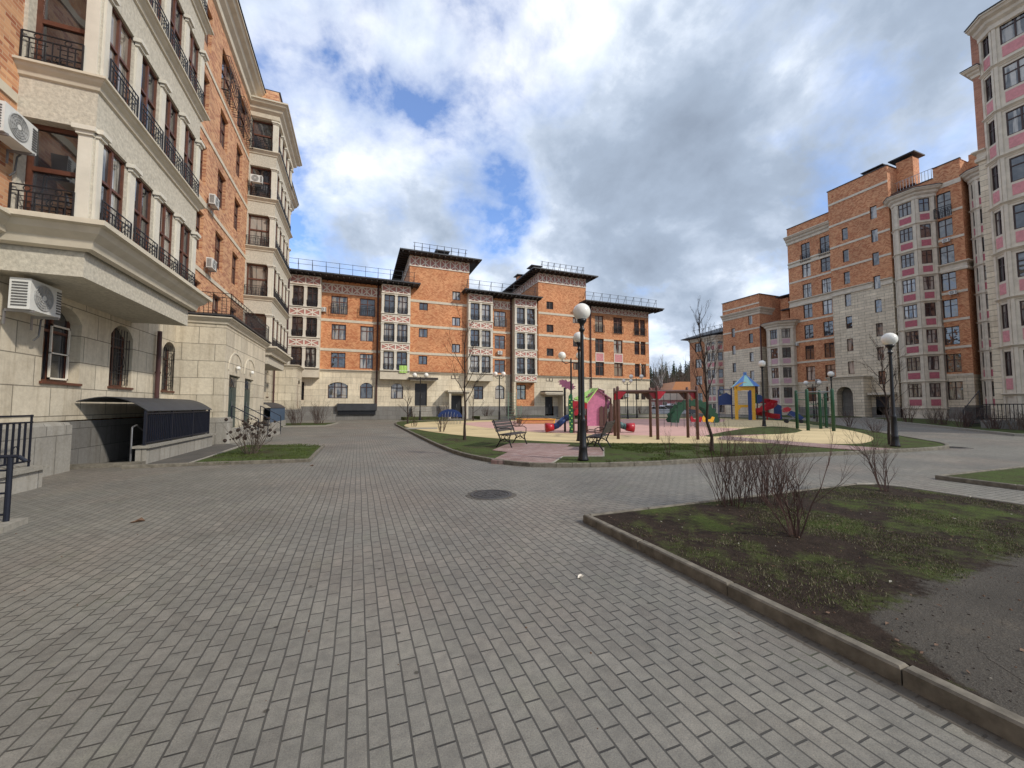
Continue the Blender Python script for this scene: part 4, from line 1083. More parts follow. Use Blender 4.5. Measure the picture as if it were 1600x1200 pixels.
# portal and entrance
m=MB(); Fp=FmX(62.6); m.wall(Fp,-35.4,-31.2,0,5.3,[(*ny(34.4,32.45),0,4.15,.95)],0,1.2); m.wall(FmY(31.2),62.6,64.3,0,5.3); m.wall(FpY(35.4),-64.3,-62.6,0,5.3); m.poly([(62.6,31.2,5.3),(64.3,31.2,5.3),(64.3,35.4,5.3),(62.6,35.4,5.3)]); m.build('portal_wall',['stoneR'],ra)
m=MB(); m.sweep([(64.3,35.4),(62.6,35.4),(62.6,31.2),(64.3,31.2)],sc_prof(MOULD,1.2,5.5)); m.build('portal_cornice',['trimR'],ra)
m=MB(); m.fbox(Fp,*ny(34.3,32.5),.0,4,-1.3,-1.21); m.build('portal_back',['plinth'],ra)
m=MB(); m.fbox(Ft,*ny(30.7,29.4),.3,2.75,.0,.08); d=m.build('door',['navy'],ra)
m=MB(); m.fbox(Ft,*ny(31.1,28.5),2.95,3.25,0,1.2); m.build('entrance_canopy',['trimR'],ra)
m=MB(); m.box(66.5,68,26.6,28.29,30.4,34.0,0); m.box(66,68.6,26.2,28.9,34.3,34.45,1); m.box(66.6,66.7,26.7,26.8,34,34.3,1); m.box(67.8,67.9,28,28.1,34,34.3,1)
m.box(65.6,67.4,29.4,31.2,33.3,34.0,0); m.box(65.2,67.8,29.1,31.6,34.1,34.2,1)
m.build('chimney',['brickR','roof'],ra)
m=MB(); m.box(67.01,69,15,21.9,30.65,31.3,0); m.build('parapet',['brickR'],ra)
m=MB()
for k in range(12): m.tube((65.6,24.6+.3*k,29.3),(65.6,24.6+.3*k,30.9),.03,n=4)
m.tube((65.6,24.4,30.9),(65.6,28.2,30.9),.035,n=4); m.build('roof_rail',['steel'],ra)
drainpipe(ra,64.9,28.35,1,28,.12); drainpipe(ra,66.8,21.7,1,29,.12)

# near right building
rb=wthing('apartment_building','cream stone building with pink panels cut by the right picture edge','building',(46,8,0))
F=FmX(42.2)
m=MB(); m.wall(F,-13.3,2,0.0,20.0); m.wall(FpY(13.3),-58,-42.2,0,20.0); m.build('stone_wall',['stoneR'],rb)
m=MB(); m.wall(F,-13.3,2,20,29.5); m.wall(FpY(13.3),-58,-42.2,20,29.5); m.wall(FmY(-2),42.2,58,0,29.5); m.poly([(42.2,13.3,29.5),(42.2,-2,29.5),(58,-2,29.5),(58,13.3,29.5)]); m.poly([(58,-2,0),(58,13.3,0),(58,13.3,29.5),(58,-2,29.5)]); m.build('brick_wall',['brickS'],rb)
LVb=[1.9+3.32*k-.9 for k in range(8)]
pbay(rb,[(42.2,12.85),(41.5,12.05),(41.5,9.2),(42.2,8.4)],[25.45-3.32*k for k in range(8)][::-1],[(0,[(.19,.89,2)]),(1,[(.36,2.4,3)])],28.9+.3,'pinkp',0.0,1.35,3.05,pw=.18)
m=MB(); m.sweep([(58,13.3),(42.2,13.3),(42.2,12.9)],sc_prof(CORN,.75,26.5)); m.sweep([(58,13.3),(42.2,13.3),(42.2,12.9)],sc_prof(dbl,.8,20.1)); m.sweep([(58,13.3),(42.2,13.3),(42.2,12.9)],sc_prof(CORN,1.2,29.6)) if False else None
m.build('cornice',['trimR'],rb)
m=MB(); m.sweep([(58,13.3),(42.2,13.3),(42.2,12.9)],[(0,26.62),(.5,26.55),(.5,26.6),(0,26.72)]); m.build('cornice_flashing',['roof'],rb)

# five-storey block with stone lower half
rd=wthing('apartment_building','five storey brick and stone block with lilac bay panels behind the play tower','building',(66,48,0))
F=FmX(63.0)
dw=[(*ny(50.95,50.25),z,z+1.65) for z in (4.35,7.55,10.75,13.9)]+[(*ny(47.6,46.85),z,z+1.65) for z in (5.9,9.1,12.35,15.55)]
m=MB(); m.wall(F,-52.7,-45.5,11.5,20.5,dw,0,.2); m.wall(FmY(45.5),63,75,11.5,20.5); m.wall(FpY(52.7),-75,-63,0,20.5); m.poly([(63,45.5,20.5),(75,45.5,20.5),(75,52.7,20.5),(63,52.7,20.5)])
m.wall(FmX(65),-45.5,-41.8,5.4,15.8); m.build('brick_wall',['brickR'],rd)
m=MB(); m.wall(F,-52.7,-45.5,0,11.5,dw,0,.2); m.wall(FmY(45.5),63,65,0,11.5); m.wall(FmX(65),-45.5,-41.8,0,5.4); m.box(62.3,63.0,45.4,49.2,0,5.4) ; m.build('stone_wall',['stoneR'],rd)
for h in dw: window(rd,F,*h,1,None,-.14,.08,'woodD','glassR')
m=MB()
m.sweep([(63,52.7),(63,45.5),(66,45.5)],sc_prof(CORN,1.1,18.1))
for a,b in segs(-52.7,-45.5,[(h[0],h[1]) for h in dw if h[2]<14.8<h[3]]): m.fbox(F,a,b,14.65,14.9,0,.06)
m.fbox(F,-52.7,-45.5,18.9,19.15,0,.06)
m.box(62.15,63,45.25,49.35,5.4,5.65)
m.build('cornice',['trimR'],rd)
m=MB(); m.box(62.9,75,45.4,52.8,20.5,20.6); m.box(66,67.5,42.5,44,17.5,17.7); m.build('parapet_cap',['roof'],rd)
m=MB(); m.box(66.5,68,43,44.3,14,19.6,0); m.box(66,68.6,42.5,44.8,19.9,20.05,1); m.box(66.6,66.7,43.1,43.2,19.6,19.9,1); m.build('chimney',['brickR','roof'],rd)
pbay(rd,[(65,45.3),(63.2,44.5),(63.0,44.1),(63.0,42.35),(64.4,41.1),(65,41.1)],[1.5+3.2*k for k in range(4)],[(2,[(.3,1.45,3)]),(3,[(.35,1.5,2)])],14.9,'pinkm',0.0,1.3,2.95)
drainpipe(rd,62.85,45.35,.5,15,.11)

re_=wthing('apartment_building','low four storey block with dark roof furthest back beside the forest','building',(66,58,0))
F=FmX(65.0)
ew=[(*ny(61.2,59.6),z,z+1.8) for z in (2.3,5.8,9.3,12.6)]
m=MB(); m.wall(F,-62.6,-52.7,0,15.2,ew,0,.2); m.wall(FpY(62.6),-78,-65,0,15.2); m.build('brick_wall',['brickR'],re_)
for h in ew: window(re_,F,*h,2,.66,-.14,.08,'woodD','glassR')
pbay(re_,[(65,58.6),(64.0,57.6),(64.0,55.2),(65,54.1)],[-1.2+3.3*k for k in range(5)],[(1,[(.3,1.1,2),(1.3,2.1,1)]),(2,[(.3,1.1,1)])],14.9,'pinkp',0.0,1.5,3.1)
m=MB(); P=[(63.6,63.6),(63.6,52.8),(79,52.8),(79,63.6)]; q=[(x,y,15.55) for x,y in P]
m.prism(P,15.4,15.54); ap=(71,60,18); ap2=(71,53,18); m.poly([q[0],q[1],ap2,ap][::-1]); m.poly([q[0],ap,(79,63.6,15.55)]); m.build('roof',['roof'],re_)
m=MB(); m.sweep([(65,62.6),(65,52.75)],sc_prof(CORN,.7,15.3)); m.build('cornice',['trimR'],re_)
m=MB()
for k in range(7): m.path([(64.6,53.4+1.3*k,16),(64.6,53.4+1.3*k,17.2),(65.4,53.4+1.3*k,16.2)],.03,4)
m.path([(64.6,53,17.1),(64.6,61.6,17.1)],.03,4); m.build('roof_rail',['iron'],re_)

# right side stair fence
rf=wthing('stair_fence','dark railings and low granite wall of the steps before the right buildings','fence',(40,12,0))
m=MB(); m.box(37.2,37.4,5,12.2,0,.55); m.box(37.2,41.4,12.2,12.4,0,.55); m.build('low_wall',['plinth'],rf)
m=MB(); Ff=FmX(37.3)
for z in (.7,1.6): m.fbox(Ff,-12.3,-5,z-.03,z+.03,-.02,.02)
k=5.1
while k<12.3: m.fbox(Ff,-k-.015,-k+.015,.55,1.6,-.015,.015); k+=.16
Ff=FmY(13.4)
for z in (.3,1.5): m.fbox(Ff,38.2,41.8,z-.03,z+.03,-.02,.02)
k=38.2
while k<41.8: m.fbox(Ff,k-.015,k+.015,.0,1.5,-.015,.015); k+=.16
m.path([(38.5,13.6,1.2),(41.8,13.9,2.6)],.03,5); m.path([(38.5,13.6,0),(38.5,13.6,1.2)],.03,5); m.path([(41.8,13.9,0),(41.8,13.9,2.6)],.03,5)
m.build('railing',['iron'],rf)

# =================================================================== AC UNITS
ac=thing('ac_unit','large white air conditioner on the stone wall below the near left bay','air conditioner',(0,0,0),0,'air conditioners hung on the walls')
m=MB(); m.box(0.08,.38,-.42,.42,-.3,.3); m.build('casing',['acw'],ac)
m=MB()
for k in range(9): m.box(.381,.392,.28,.40,-.24+.055*k,-.21+.055*k)
for k in range(9): m.box(.12,.34,-.432,-.421,-.24+.055*k,-.215+.055*k)
m.build('side_grille',['acd'],ac)
m=MB()
for r in (.05,.10,.15,.20,.245):
    for k in range(20):
        a,b=k*math.pi/10,(k+1)*math.pi/10; m.tube((.392,-.08+r*math.cos(a),r*math.sin(a)),(.392,-.08+r*math.cos(b),r*math.sin(b)),.006 if r<.24 else .012,n=4)
for k in range(10):
    a=k*math.pi/5; m.tube((.392,-.08,0),(.392,-.08+.24*math.cos(a),.24*math.sin(a)),.005,n=4)
i=len(m.v); 
m.build('fan_guard',['acf'],ac)
m=MB(); m.fprism(FpX(.382),[(-.08+.235*math.cos(k*math.pi/10),.235*math.sin(k*math.pi/10)) for k in range(20)],0,.003); m.fprism(FpX(.386),[(-.08+.05*math.cos(k*math.pi/5),.05*math.sin(k*math.pi/5)) for k in range(10)],.0,.012,1); m.build('fan',['acf','acw'],ac)
m=MB(); m.box(-.02,.40,-.36,-.32,-.35,-.30); m.box(-.02,.40,.32,.36,-.35,-.30); m.box(-.02,.0,-.36,-.32,-.6,-.3); m.box(-.02,.0,.32,.36,-.6,-.3); m.build('bracket',['steel'],ac)
m=MB(); m.path([(.2,.43,-.15),(.15,.50,-.2),(.03,.52,-.35),(.02,.5,-.7),(-.05,.48,-.8)],.016,6); m.build('hose',['acd'],ac)
kids(ac); ac.location=(-6.32,10.75,3.66)
for (p,rz,lab) in [((-6.12,9.6,6.5),0,'white air conditioner on the brick wall at the left picture edge above the first floor'),
    ((-6.44,21.0,10.75),0,'white air conditioner on the left brick wall, upper of the two between bay and windows'),
    ((-6.44,21.0,7.85),0,'white air conditioner on the left brick wall, lower of the two between bay and windows'),
    ((-6.0,27.15,15.2),-R(90),'white air conditioner before the open loggia of the further left bay'),
    ((16.4,45.95,8.15),-R(90),'small white air conditioner under a middle window of the far building'),
    ((64.95,23.4,21.2),R(180),'white air conditioner under the window of the tall right building, upper one'),
    ((64.95,23.1,14.8),R(180),'white air conditioner under the window of the tall right building, lower one'),
    ((64.95,38.0,5.3),R(180),'white air conditioner low on the brick wall left of the stone portal'),
    ((64.95,40.9,11.3),R(180),'white air conditioner beside the lilac bay of the five storey block'),
    ((35.6,45.95,3.0),-R(90),'small air conditioner on the stone ground floor at the far building right end'),
    ((-3.7,45.95,11.8),-R(90),'small white air conditioner beside the top left bay of the far building')]:
    dup(ac,p,rz,lab,None,(.88 if p[1]<9.7 else 1.0) if p[1]<12 else .74)

# =================================================================== LAMPS
def lamp(name,label,x,y,h,r=.23,rz=0):
    t=thing(name,label,'street lamp',(x,y,.07),rz,'courtyard globe lamps')
    H=h-2*r
    m=MB(); m.lathe((0,0,0),[(.145,0),(.145,.05),(.125,.09),(.105,.33),(.115,.36),(.092,.40),(.082,1.02),(.092,1.05),(.065,1.10),(.056,1.16),(.046,H-.35),(.05,H-.3),(.075,H-.28),(.075,H-.22),(.05,H-.2),(.06,H-.1),(.12,H-.03),(.13,H+.03)],16); m.build('post',['black'],t,True)
    m=MB(); pr=[(.10,0)]+[(r*math.sin(R(a)),r-r*math.cos(R(a))) for a in (30,45,60,75,90,105,120,135,150,165,176)]; m.lathe((0,0,H),pr,24); m.build('globe',['globe'],t,True)
    return t
lamp('street_lamp','tall black lamp with one white globe beside the red brick path bench',5.5,8.9,4.16)
lamp('street_lamp','black globe lamp directly behind the lamp at the red path',8.35,13.75,4.45)
lamp('street_lamp','black lamp with white globe at the right tip of the playground island',17.57,7.92,4.03)
lamp('street_lamp','black globe lamp on the small grass lens before the red slide',26.2,18.88,4.6)
lamp('street_lamp','black globe lamp behind the green fitness posts',36.5,20.4,4.3)
def lamp2(label,x,y,h,rz,up=True,sp=.36,r=.2):
    t=thing('street_lamp',label,'street lamp',(x,y,.07),rz,'courtyard twin globe lamps')
    m=MB(); m.lathe((0,0,0),[(.13,0),(.13,.1),(.09,.3),(.08,.9),(.055,1.0),(.045,h-.5),(.04,h-(.35 if up else -.1))],12)
    for s in (-1,1):
        z=h-.42
        m.path([(0,0,z-.15),(s*sp*.6,0,z-.22),(s*sp,0,z-.08),(s*sp,0,z)],.022,6)
        for k in range(8):
            a,b=k*math.pi/5,(k+1)*math.pi/5; rr=.09*(1-k*.07); m.tube((s*sp*.55+rr*math.cos(a),0,z+.02+rr*math.sin(a)),(s*sp*.55+rr*math.cos(b),0,z+.02+rr*math.sin(b)),.012,n=4)
    m.build('post',['black'],t)
    for s in (-1,1):
        g=MB(); pr=[(.07,0)]+[(r*math.sin(R(a)),r-r*math.cos(R(a))) for a in (30,50,70,90,110,130,150,170)]
        g.lathe((s*sp,0,h-.42),pr,16); g.build('globe',['globe'],t,True)
yaw=-R(21.5)
lamp2('twin globe lamp on a black post left of the pink playhouse',10.65,18.37,4.35,yaw,True,.48,.21)
lamp2('twin globe lamp before the arched window in the middle of the far building',11.7,32.8,4.5,yaw,True,.36)
lamp2('twin globe lamp near the doorway under the first tower',5.8,40.0,4.7,yaw,True,.58,.24)
lamp2('twin globe lamp before the right end of the far building, taller one',29.9,36.7,5.0,yaw,True,.6,.24)
lamp2('twin globe lamp before the right end of the far building, shorter left one',27.6,35.4,4.4,yaw,True,.4,.2)
lamp2('twin globe lamp behind the green fitness posts before the brick building',47.5,28.4,4.2,-R(55),True,.6,.24)

# =================================================================== BENCHES
def bench(label,x,y,rz):
    t=thing('park_bench',label,'bench',(x,y,.09),rz,'black iron benches on the red path')
    W=1.55
    m=MB()
    for k in range(5): yy=-.02+.095*k; m.box(-W/2,W/2,yy,yy+.075,.43-.01*abs(k-2),.46-.01*abs(k-2))
    m.build('seat',['bench'],t)
    m=MB()
    for k in range(4):
        z=.52+.10*k; yy=.47+.045*k; m.hexa([(-W/2,yy,z),(W/2,yy,z),(W/2,yy+.03,z),(-W/2,yy+.03,z),(-W/2,yy+.035,z+.085),(W/2,yy+.035,z+.085),(W/2,yy+.065,z+.085),(-W/2,yy+.065,z+.085)])
    m.build('backrest',['bench'],t)
    for s in (-1,1):
        m=MB(); X=s*(W/2-.08); r=.022
        m.path([(X,-.06,0),(X,-.01,.10),(X,.05,.28),(X,.0,.42)],r,6); m.path([(X,.52,0),(X,.45,.10),(X,.36,.26),(X,.44,.42),(X,.52,.62),(X,.64,.93)],r,6)
        m.path([(X,0,.42),(X,.44,.42)],r,6); m.path([(X,.04,.18),(X,.22,.30),(X,.42,.18)],r*.8,5)
        for cy,cz,rr in ((.14,.34,.06),(.28,.34,.06),(.21,.24,.045)):
            for k in range(10):
                a,b=k*math.pi/5,(k+1)*math.pi/5; m.tube((X,cy+rr*math.cos(a),cz+rr*math.sin(a)),(X,cy+rr*math.cos(b),cz+rr*math.sin(b)),.010,n=4)
        m.path([(X,-.02,.43),(X,-.03,.60),(X,.08,.66),(X,.40,.64),(X,.55,.70)],.014,5)
        m.build('leg',['black'],t)
bench('black iron bench with grey slats on the left pad of the red path, facing right',5.3,12.87,R(45))
bench('black iron bench with grey slats beside the tall lamp, facing left',7.25,11.2,R(225))

# =================================================================== PLAYGROUND
ph=wthing('playhouse','pink playhouse with lime and red roof panels and two tube slides','playhouse',(11.6,18.2,.088))
ux,uy=math.cos(yaw),math.sin(yaw)
class FF(Fr): pass
FH=Fr((11.2,17.7),(ux,uy),(uy,-ux))     # local frame facing the camera; u to the right, d towards the viewer
def fb_(m,u0,u1,v0,v1,d0,d1,mi=0): m.fbox(FH,u0,u1,v0,v1,d0,d1,mi)
m=MB(); m.fprism(FH,[(.0,.45),(.95,.45),(.95,1.95),(.50,2.35),(.0,1.95)],0,.05); m.build('pink_wall',['pink'],ph)
m=MB(); m.fprism(FH,[(.97,1.35),(1.15,1.35),(1.22,1.7),(.97,2.05)],-.02,.03); m.fprism(FH,[(0,1.7),(.1,1.9),(.45,2.3),(.05,2.1)],.05,.06); m.build('purple_wall',['purple'],ph)
def slab(m,a,b,d0,d1,th=.05,mi=0):
    m.hexa([FH.pt(a[0],a[1],d0),FH.pt(b[0],b[1],d0),FH.pt(b[0],b[1],d1),FH.pt(a[0],a[1],d1),FH.pt(a[0],a[1]+th,d0),FH.pt(b[0],b[1]+th,d0),FH.pt(b[0],b[1]+th,d1),FH.pt(a[0],a[1]+th,d1)],mi)
m=MB()
m.hexa([FH.pt(-.1,1.62,.55),FH.pt(.55,2.38,.15),FH.pt(.45,2.42,-.75),FH.pt(-.62,1.85,-.5),FH.pt(-.1,1.67,.55),FH.pt(.55,2.43,.15),FH.pt(.45,2.47,-.75),FH.pt(-.62,1.90,-.5)]); m.build('lime_roof',['lime'],ph)
m=MB(); slab(m,(.5,2.36),(1.25,1.85),-.9,.15); m.build('dark_roof',['purple'],ph)
m=MB(); slab(m,(.62,2.42),(1.0,2.28),-.9,.0,.04); m.build('white_roof_strip',['white'],ph)
m=MB(); fb_(m,-.75,.0,1.35,1.75,-.03,.05); m.fprism(FH,[(-.65,1.0),(-.2,1.0),(-.1,1.34),(-.75,1.34)],-.02,.04); fb_(m,-.35,.0,.2,1.0,-.12,-.08); m.build('red_panel',['red'],ph)
m=MB()
for k,(u0,u1,z1) in enumerate(((.62,.85,1.5),(.86,1.05,1.55),(1.06,1.3,1.25),(1.32,1.55,1.9),(1.56,1.7,2.1),(1.15,1.31,1.65))):
    m.fprism(FH,[(u0,.15),(u1,.12),(u1-.02,z1-.06),((u0+u1)/2,z1),(u0+.02,z1-.1)],.08+.02*k,.13+.02*k)
m.build('picket_panel',['brownp'],ph)
for (u,d,z) in ((-.7,.0,1.8),(-.0,.0,2.0),(1.25,.0,1.9),(-.7,-1.1,1.8),(1.25,-1.1,1.9),(1.0,.0,2.1),(1.7,-.3,2.3)):
    m=MB(); p=FH.pt(u,0,d); m.tube((p[0],p[1],0.05),(p[0],p[1],z),.05,n=8); m.build('post',['brownp'],ph)
m=MB(); fb_(m,-.75,1.3,.55,.62,-1.15,.0); m.build('deck',['brownp'],ph)
m=MB(); pp=[(-.95,.1),(-.80,.1),(-.78,1.2),(-.80,2.05),(-.90,2.15),(-1.0,2.0),(-1.03,1.6)]; m.fprism(FH,pp,.25,.31); m.build('climbing_post',['green'],ph)
m=MB()
for k in range(12): m.tube(FH.pt(-.9+.05*(-1)**k,.3+.14*k,.31),FH.pt(-.9+.05*(-1)**k,.3+.14*k,.36),.035,n=6)
m.build('climbing_hold',['lime'],ph)
def tubeslide(us,mat,endmat,flip=1):
    m=MB(); pts=[FH.pt(*p) for p in us]
    for a,b in zip(pts,pts[1:]): m.tube(a,b,.16,.16,12)
    m.build('tube_slide',[mat],ph,True)
    e=MB(); e.tube(pts[-1],FH.pt(us[-1][0]-flip*.42,us[-1][1]-.03,us[-1][2]+.05),.20,.25,14); e.build('slide_mouth',[endmat],ph,True)
tubeslide([(-.8,.95,-.3),(-1.15,.80,-.3),(-1.5,.48,-.25),(-1.75,.38,-.2)],'blue','red')
tubeslide([(1.3,.85,-.4),(1.7,.55,-.35),(1.98,.42,-.3),(2.12,.38,-.3)],'tealD','red',-1)
# purple tree ornament
pt=wthing('palm_ornament','purple flat cut palm top on a dark pole behind the playhouse','play ornament',(10.6,18.9,.088))
m=MB(); FP=Fr((10.55,18.9),(ux,uy),(uy,-ux)); m.tube(FP.pt(0,.05),FP.pt(0,2.5),.06,n=8); m.build('pole',['black'],pt)
m=MB(); rr=random.Random(5); P=[]
for k in range(26):
    a=2*math.pi*k/26; r=(1.0 if k%2 else .70); P.append((.12+.52*r*math.cos(a),2.66+.27*r*math.sin(a)-.16*math.cos(a)))
m.fprism(FP,P,-.03,.03); m.build('crown',['purple'],pt)
# swing / climbing frame
sw=wthing('climbing_frame','long brown timber climbing frame with red gusset plates','climbing frame',(12.1,13.8,.083))
posts=[(11.28,15.42),(10.38,13.97),(12.45,14.35),(11.75,13.12),(13.75,13.45),(13.31,12.50)]
for p in posts:
    m=MB(); m.lathe((p[0],p[1],0.05),[(.065,0),(.06,2.2),(.05,2.28),(.0,2.3)],10); m.build('post',['brownp'],sw,True)
m=MB()
for a,b in ((0,2),(2,4),(1,3),(3,5)): m.tube((*posts[a],2.12),(*posts[b],2.12),.055,n=8)
for a,b in ((0,1),(2,3),(4,5)): m.tube((*posts[a],2.12),(*posts[b],2.12),.05,n=8)
m.build('beam',['brownp'],sw)
for i_,p in enumerate(posts):
    nb={0:(2,),1:(3,),2:(0,4),3:(1,5),4:(2,),5:(3,)}[i_]
    for j in nb:
        q=posts[j]; dx,dy=q[0]-p[0],q[1]-p[1]; l=math.hypot(dx,dy); Fg=Fr(p,(dx/l,dy/l),(dy/l,-dx/l))
        m=MB(); m.fprism(Fg,[(0.0,1.78),(.12,1.8),(.36,2.10),(.0,2.12)],.056,.075); m.build('gusset',['red' if i_ in (1,3,5,0) else 'brownp'],sw)
for a,b,n in ((1,3,5),(3,5,6)):
    m=MB()
    for k in range(1,n):
        t=k/n; x=posts[a][0]*(1-t)+posts[b][0]*t; y=posts[a][1]*(1-t)+posts[b][1]*t; m.tube((x,y,.6 if a==3 else 1.2),(x,y,2.1),.008,n=4)
    for z in ((.9,1.3,1.7) if a==3 else (1.7,)): m.tube((*posts[a],z),(*posts[b],z),.008,n=4)
    m.build('rope_net',['iron'],sw)
# green arch climber
ga=wthing('arch_climber','dark green scalloped arch climber behind the timber frame','climbing arch',(21.6,20.2,.088))
FA=Fr((21.65,20.3),(math.cos(-R(75)),math.sin(-R(75))),(math.sin(-R(75)),-math.cos(-R(75))))
FA=Fr((21.4,20.3),(ux,uy),(uy,-ux))
P=[];n=26
for k in range(n+1):
    a=math.pi*k/n; r=1.50+.12*(k%2); P.append((r*1.05*math.cos(a),.35+r*math.sin(a)))
Q=[(1.10*math.cos(math.pi*k/n),.35+1.16*math.sin(math.pi*k/n)) for k in range(n+1)]
for d,nm in ((.0,'arch_side'),(-.8,'arch_side')):
    m=MB()
    for k in range(n):
        m.fprism(FA,[P[k],P[k+1],Q[k+1],Q[k]],d,d+.05)
    m.build(nm,['greenA'],ga)
m=MB()
for k in range(1,n,3): 
    a=math.pi*k/n; m.tube(FA.pt(1.3*math.cos(a),.35+1.3*math.sin(a),-.78),FA.pt(1.3*math.cos(a),.35+1.3*math.sin(a),.02),.03,n=6)
for u in (-1.3,1.3):
    for d in (-.78,.02): m.tube(FA.pt(u,.06,d),FA.pt(u,.5,d),.035,n=6)
m.build('rungs',['steel'],ga)
# spring rider hints below the arch
for (u,lab,mat) in ((-.35,'red and white spring rider under the green arch','red'),(.45,'yellow spring rider under the green arch','yellow')):
    s_=wthing('spring_rider',lab,'spring rider',FA.pt(u,.088,.9))
    m=MB(); m.fprism(FA,[(u-.35,.45),(u+.3,.42),(u+.42,.75),(u+.25,.80),(u+.15,.62),(u-.15,.62),(u-.3,.85),(u-.42,.7)],.88,.94); m.build('body',[mat],s_)
    m=MB(); m.lathe(FA.pt(u,.08,.91),[(.12,0),(.10,.1),(.12,.2),(.10,.3),(.12,.38)],10); m.build('spring',['steel'],s_)
# play tower with slide
tc=(38.2,28.4)
tt=wthing('play_tower','yellow play tower with blue and mint pointed roof and red spiral slide','play tower',(tc[0],tc[1],.088))
tyw=-R(40)
tux,tuy=math.cos(tyw),math.sin(tyw); FT=Fr(tc,(tux,tuy),(tuy,-tux))
W=1.25
m=MB(); # yellow front panel left face
P=[(-2.05,.05),(-1.8,.05),(-1.78,1.0),(-1.5,1.45),(-.8,1.45),(-.52,1.0),(-.5,.05),(-.25,.05),(-.25,3.55),(-1.15,3.95),(-2.05,3.55)]
m.fprism(FT,[(-2.05,.05),(-1.75,.05),(-1.75,3.5),(-2.05,3.5)],.8,.88); m.fprism(FT,[(-.50,.05),(-.2,.05),(-.2,3.5),(-.50,3.5)],.8,.88)
m.fprism(FT,[(-2.05,3.5),(-1.75,3.05),(-.5,3.05),(-.2,3.5),(-.75,3.85),(-1.15,3.95),(-1.5,3.85)],.8,.88)
m.fprism(FT,[(-1.75,1.0),(-1.45,1.35),(-.8,1.35),(-.5,1.0),(-.5,1.6),(-1.75,1.6)],.8,.88)
m.build('yellow_panel',['yellow'],tt)
FR_=Fr(FT.pt(-.2,0,.8)[:2],(math.cos(tyw+R(68)),math.sin(tyw+R(68))),(math.sin(tyw+R(68)),-math.cos(tyw+R(68))))
m=MB(); m.fprism(FR_,[(0,2.75),(0,3.45),(.5,3.85),(1.0,3.85),(1.6,3.45),(1.6,2.75),(1.35,2.75),(1.15,3.1),(.5,3.1),(.3,2.75)],0,.06); m.fbox(FR_,0,.12,0,3.4,-.1,0); m.fbox(FR_,1.5,1.62,0,3.4,-.1,0); m.build('brown_panel',['brownp'],tt)
m=MB(); m.fbox(FR_,.05,1.55,1.75,2.75,0,.05); m.build('green_panel',['green'],tt)
# pyramidal roof
m=MB(); rc=FT.pt(-.85,3.5,.0); apx=(rc[0],rc[1],4.85); ring=[]
for k in range(8):
    a=tyw+R(22.5+45*k); r=1.32; ring.append((rc[0]+r*math.cos(a),rc[1]+r*math.sin(a),3.5))
for k in range(8): m.poly([ring[k],ring[(k+1)%8],apx],k%2)
m.poly(ring[::-1],0); m.tube((rc[0],rc[1],4.7),(rc[0],rc[1],5.0),.16,n=8,mi=0)
m.build('pointed_roof',['bluel','teal'],tt)
m=MB(); m.fbox(FT,-2.0,-.2,1.5,1.6,-.9,.8); m.build('deck',['brownp'],tt)
m=MB()
for u,d in ((-2.0,-.9),(-.2,-.9)): m.fbox(FT,u-.06,u+.06,.05,3.45,d-.06,d+.06)
m.build('post',['brownp'],tt)
m=MB(); m.fprism(FT,[(-1.0,.0),(-.72,.0),(-.68,3.0),(-.8,3.1),(-1.0,2.9)],1.5,1.62); m.build('blue_fin',['blue'],tt)
m=MB(); m.fbox(FT,-1.5,-.9,2.95,3.05,.9,1.6); m.build('white_canopy',['white'],tt)
m=MB(); m.fprism(FT,[(-3.3,1.6),(-2.15,1.6),(-2.15,2.6),(-2.6,2.9),(-3.3,2.5)],-.3,-.2); m.build('blue_panel',['blue'],tt)
m=MB()
for u in (-3.35,-2.12): m.tube(FT.pt(u,.05,-.25),FT.pt(u,3.2,-.25),.05,n=6)
m.tube(FT.pt(-3.35,3.2,-.25),FT.pt(-2.12,3.2,-.25),.04,n=6); m.build('blue_tube_frame',['blue'],tt)
# spiral slide
def trough(m,pts,w,wall):
    n=len(pts)
    for k in range(n-1):
        a,b=Vector(pts[k]),Vector(pts[k+1]); d=(b-a); d2=Vector((d.x,d.y,0)).normalized(); s=Vector((-d2.y,d2.x,0))
        if k==0: s0=s
        for mi_,(o1,h1,o2,h2) in enumerate(((-w,wall,-w*.8,0),(-w*.8,0,w*.8,0),(w*.8,0,w,wall))):
            A=a+s0*o1+Vector((0,0,h1)); B=a+s0*o2+Vector((0,0,h2)); C_=b+s*o2+Vector((0,0,h2)); D=b+s*o1+Vector((0,0,h1))
            m.hexa([tuple(A),tuple(B),tuple(C_),tuple(D)]+[tuple(q+Vector((0,0,.06))) for q in (A,B,C_,D)])
        s0=s
m=MB(); pts=[]; cc=FT.pt(.95,0,.3)
ctl=[(.0,-.7,1.75),(.7,-.9,1.8),(1.5,-.8,1.75),(1.75,-.2,1.55),(1.2,.5,1.25),(.5,.8,1.0),(.1,.5,.78),(.2,.0,.6),(.8,-.1,.42),(1.4,.3,.26),(1.9,.6,.2)]
for (u,d,z) in ctl[:-1]: pts.append(FT.pt(u,z,d))
pts.append(FT.pt(*[ctl[-1][i] for i in (0,2,1)]))
trough(m,pts,.38,.40); m.build('spiral_slide',['red'],tt)
m=MB(); m.tube((cc[0],cc[1],0),(cc[0],cc[1],1.9),.07,n=8); m.build('slide_post',['red'],tt)
m=MB(); m.fprism(FT,[(.35+.35*math.cos(k*math.pi/6),2.25+.42*math.sin(k*math.pi/6)) for k in range(12)],.0,.08); m.fprism(FT,[(-.1,1.9),(.35,1.7),(.55,2.4),(-.1,2.5)],.1,.16); m.build('blue_disc',['blue'],tt)
m=MB(); m.fprism(FT,[(2.0,.05),(2.7,.05),(2.7,1.5),(2.3,1.7),(2.0,1.3)],-1.4,-1.3); m.build('blue_side_board',['blue'],tt)
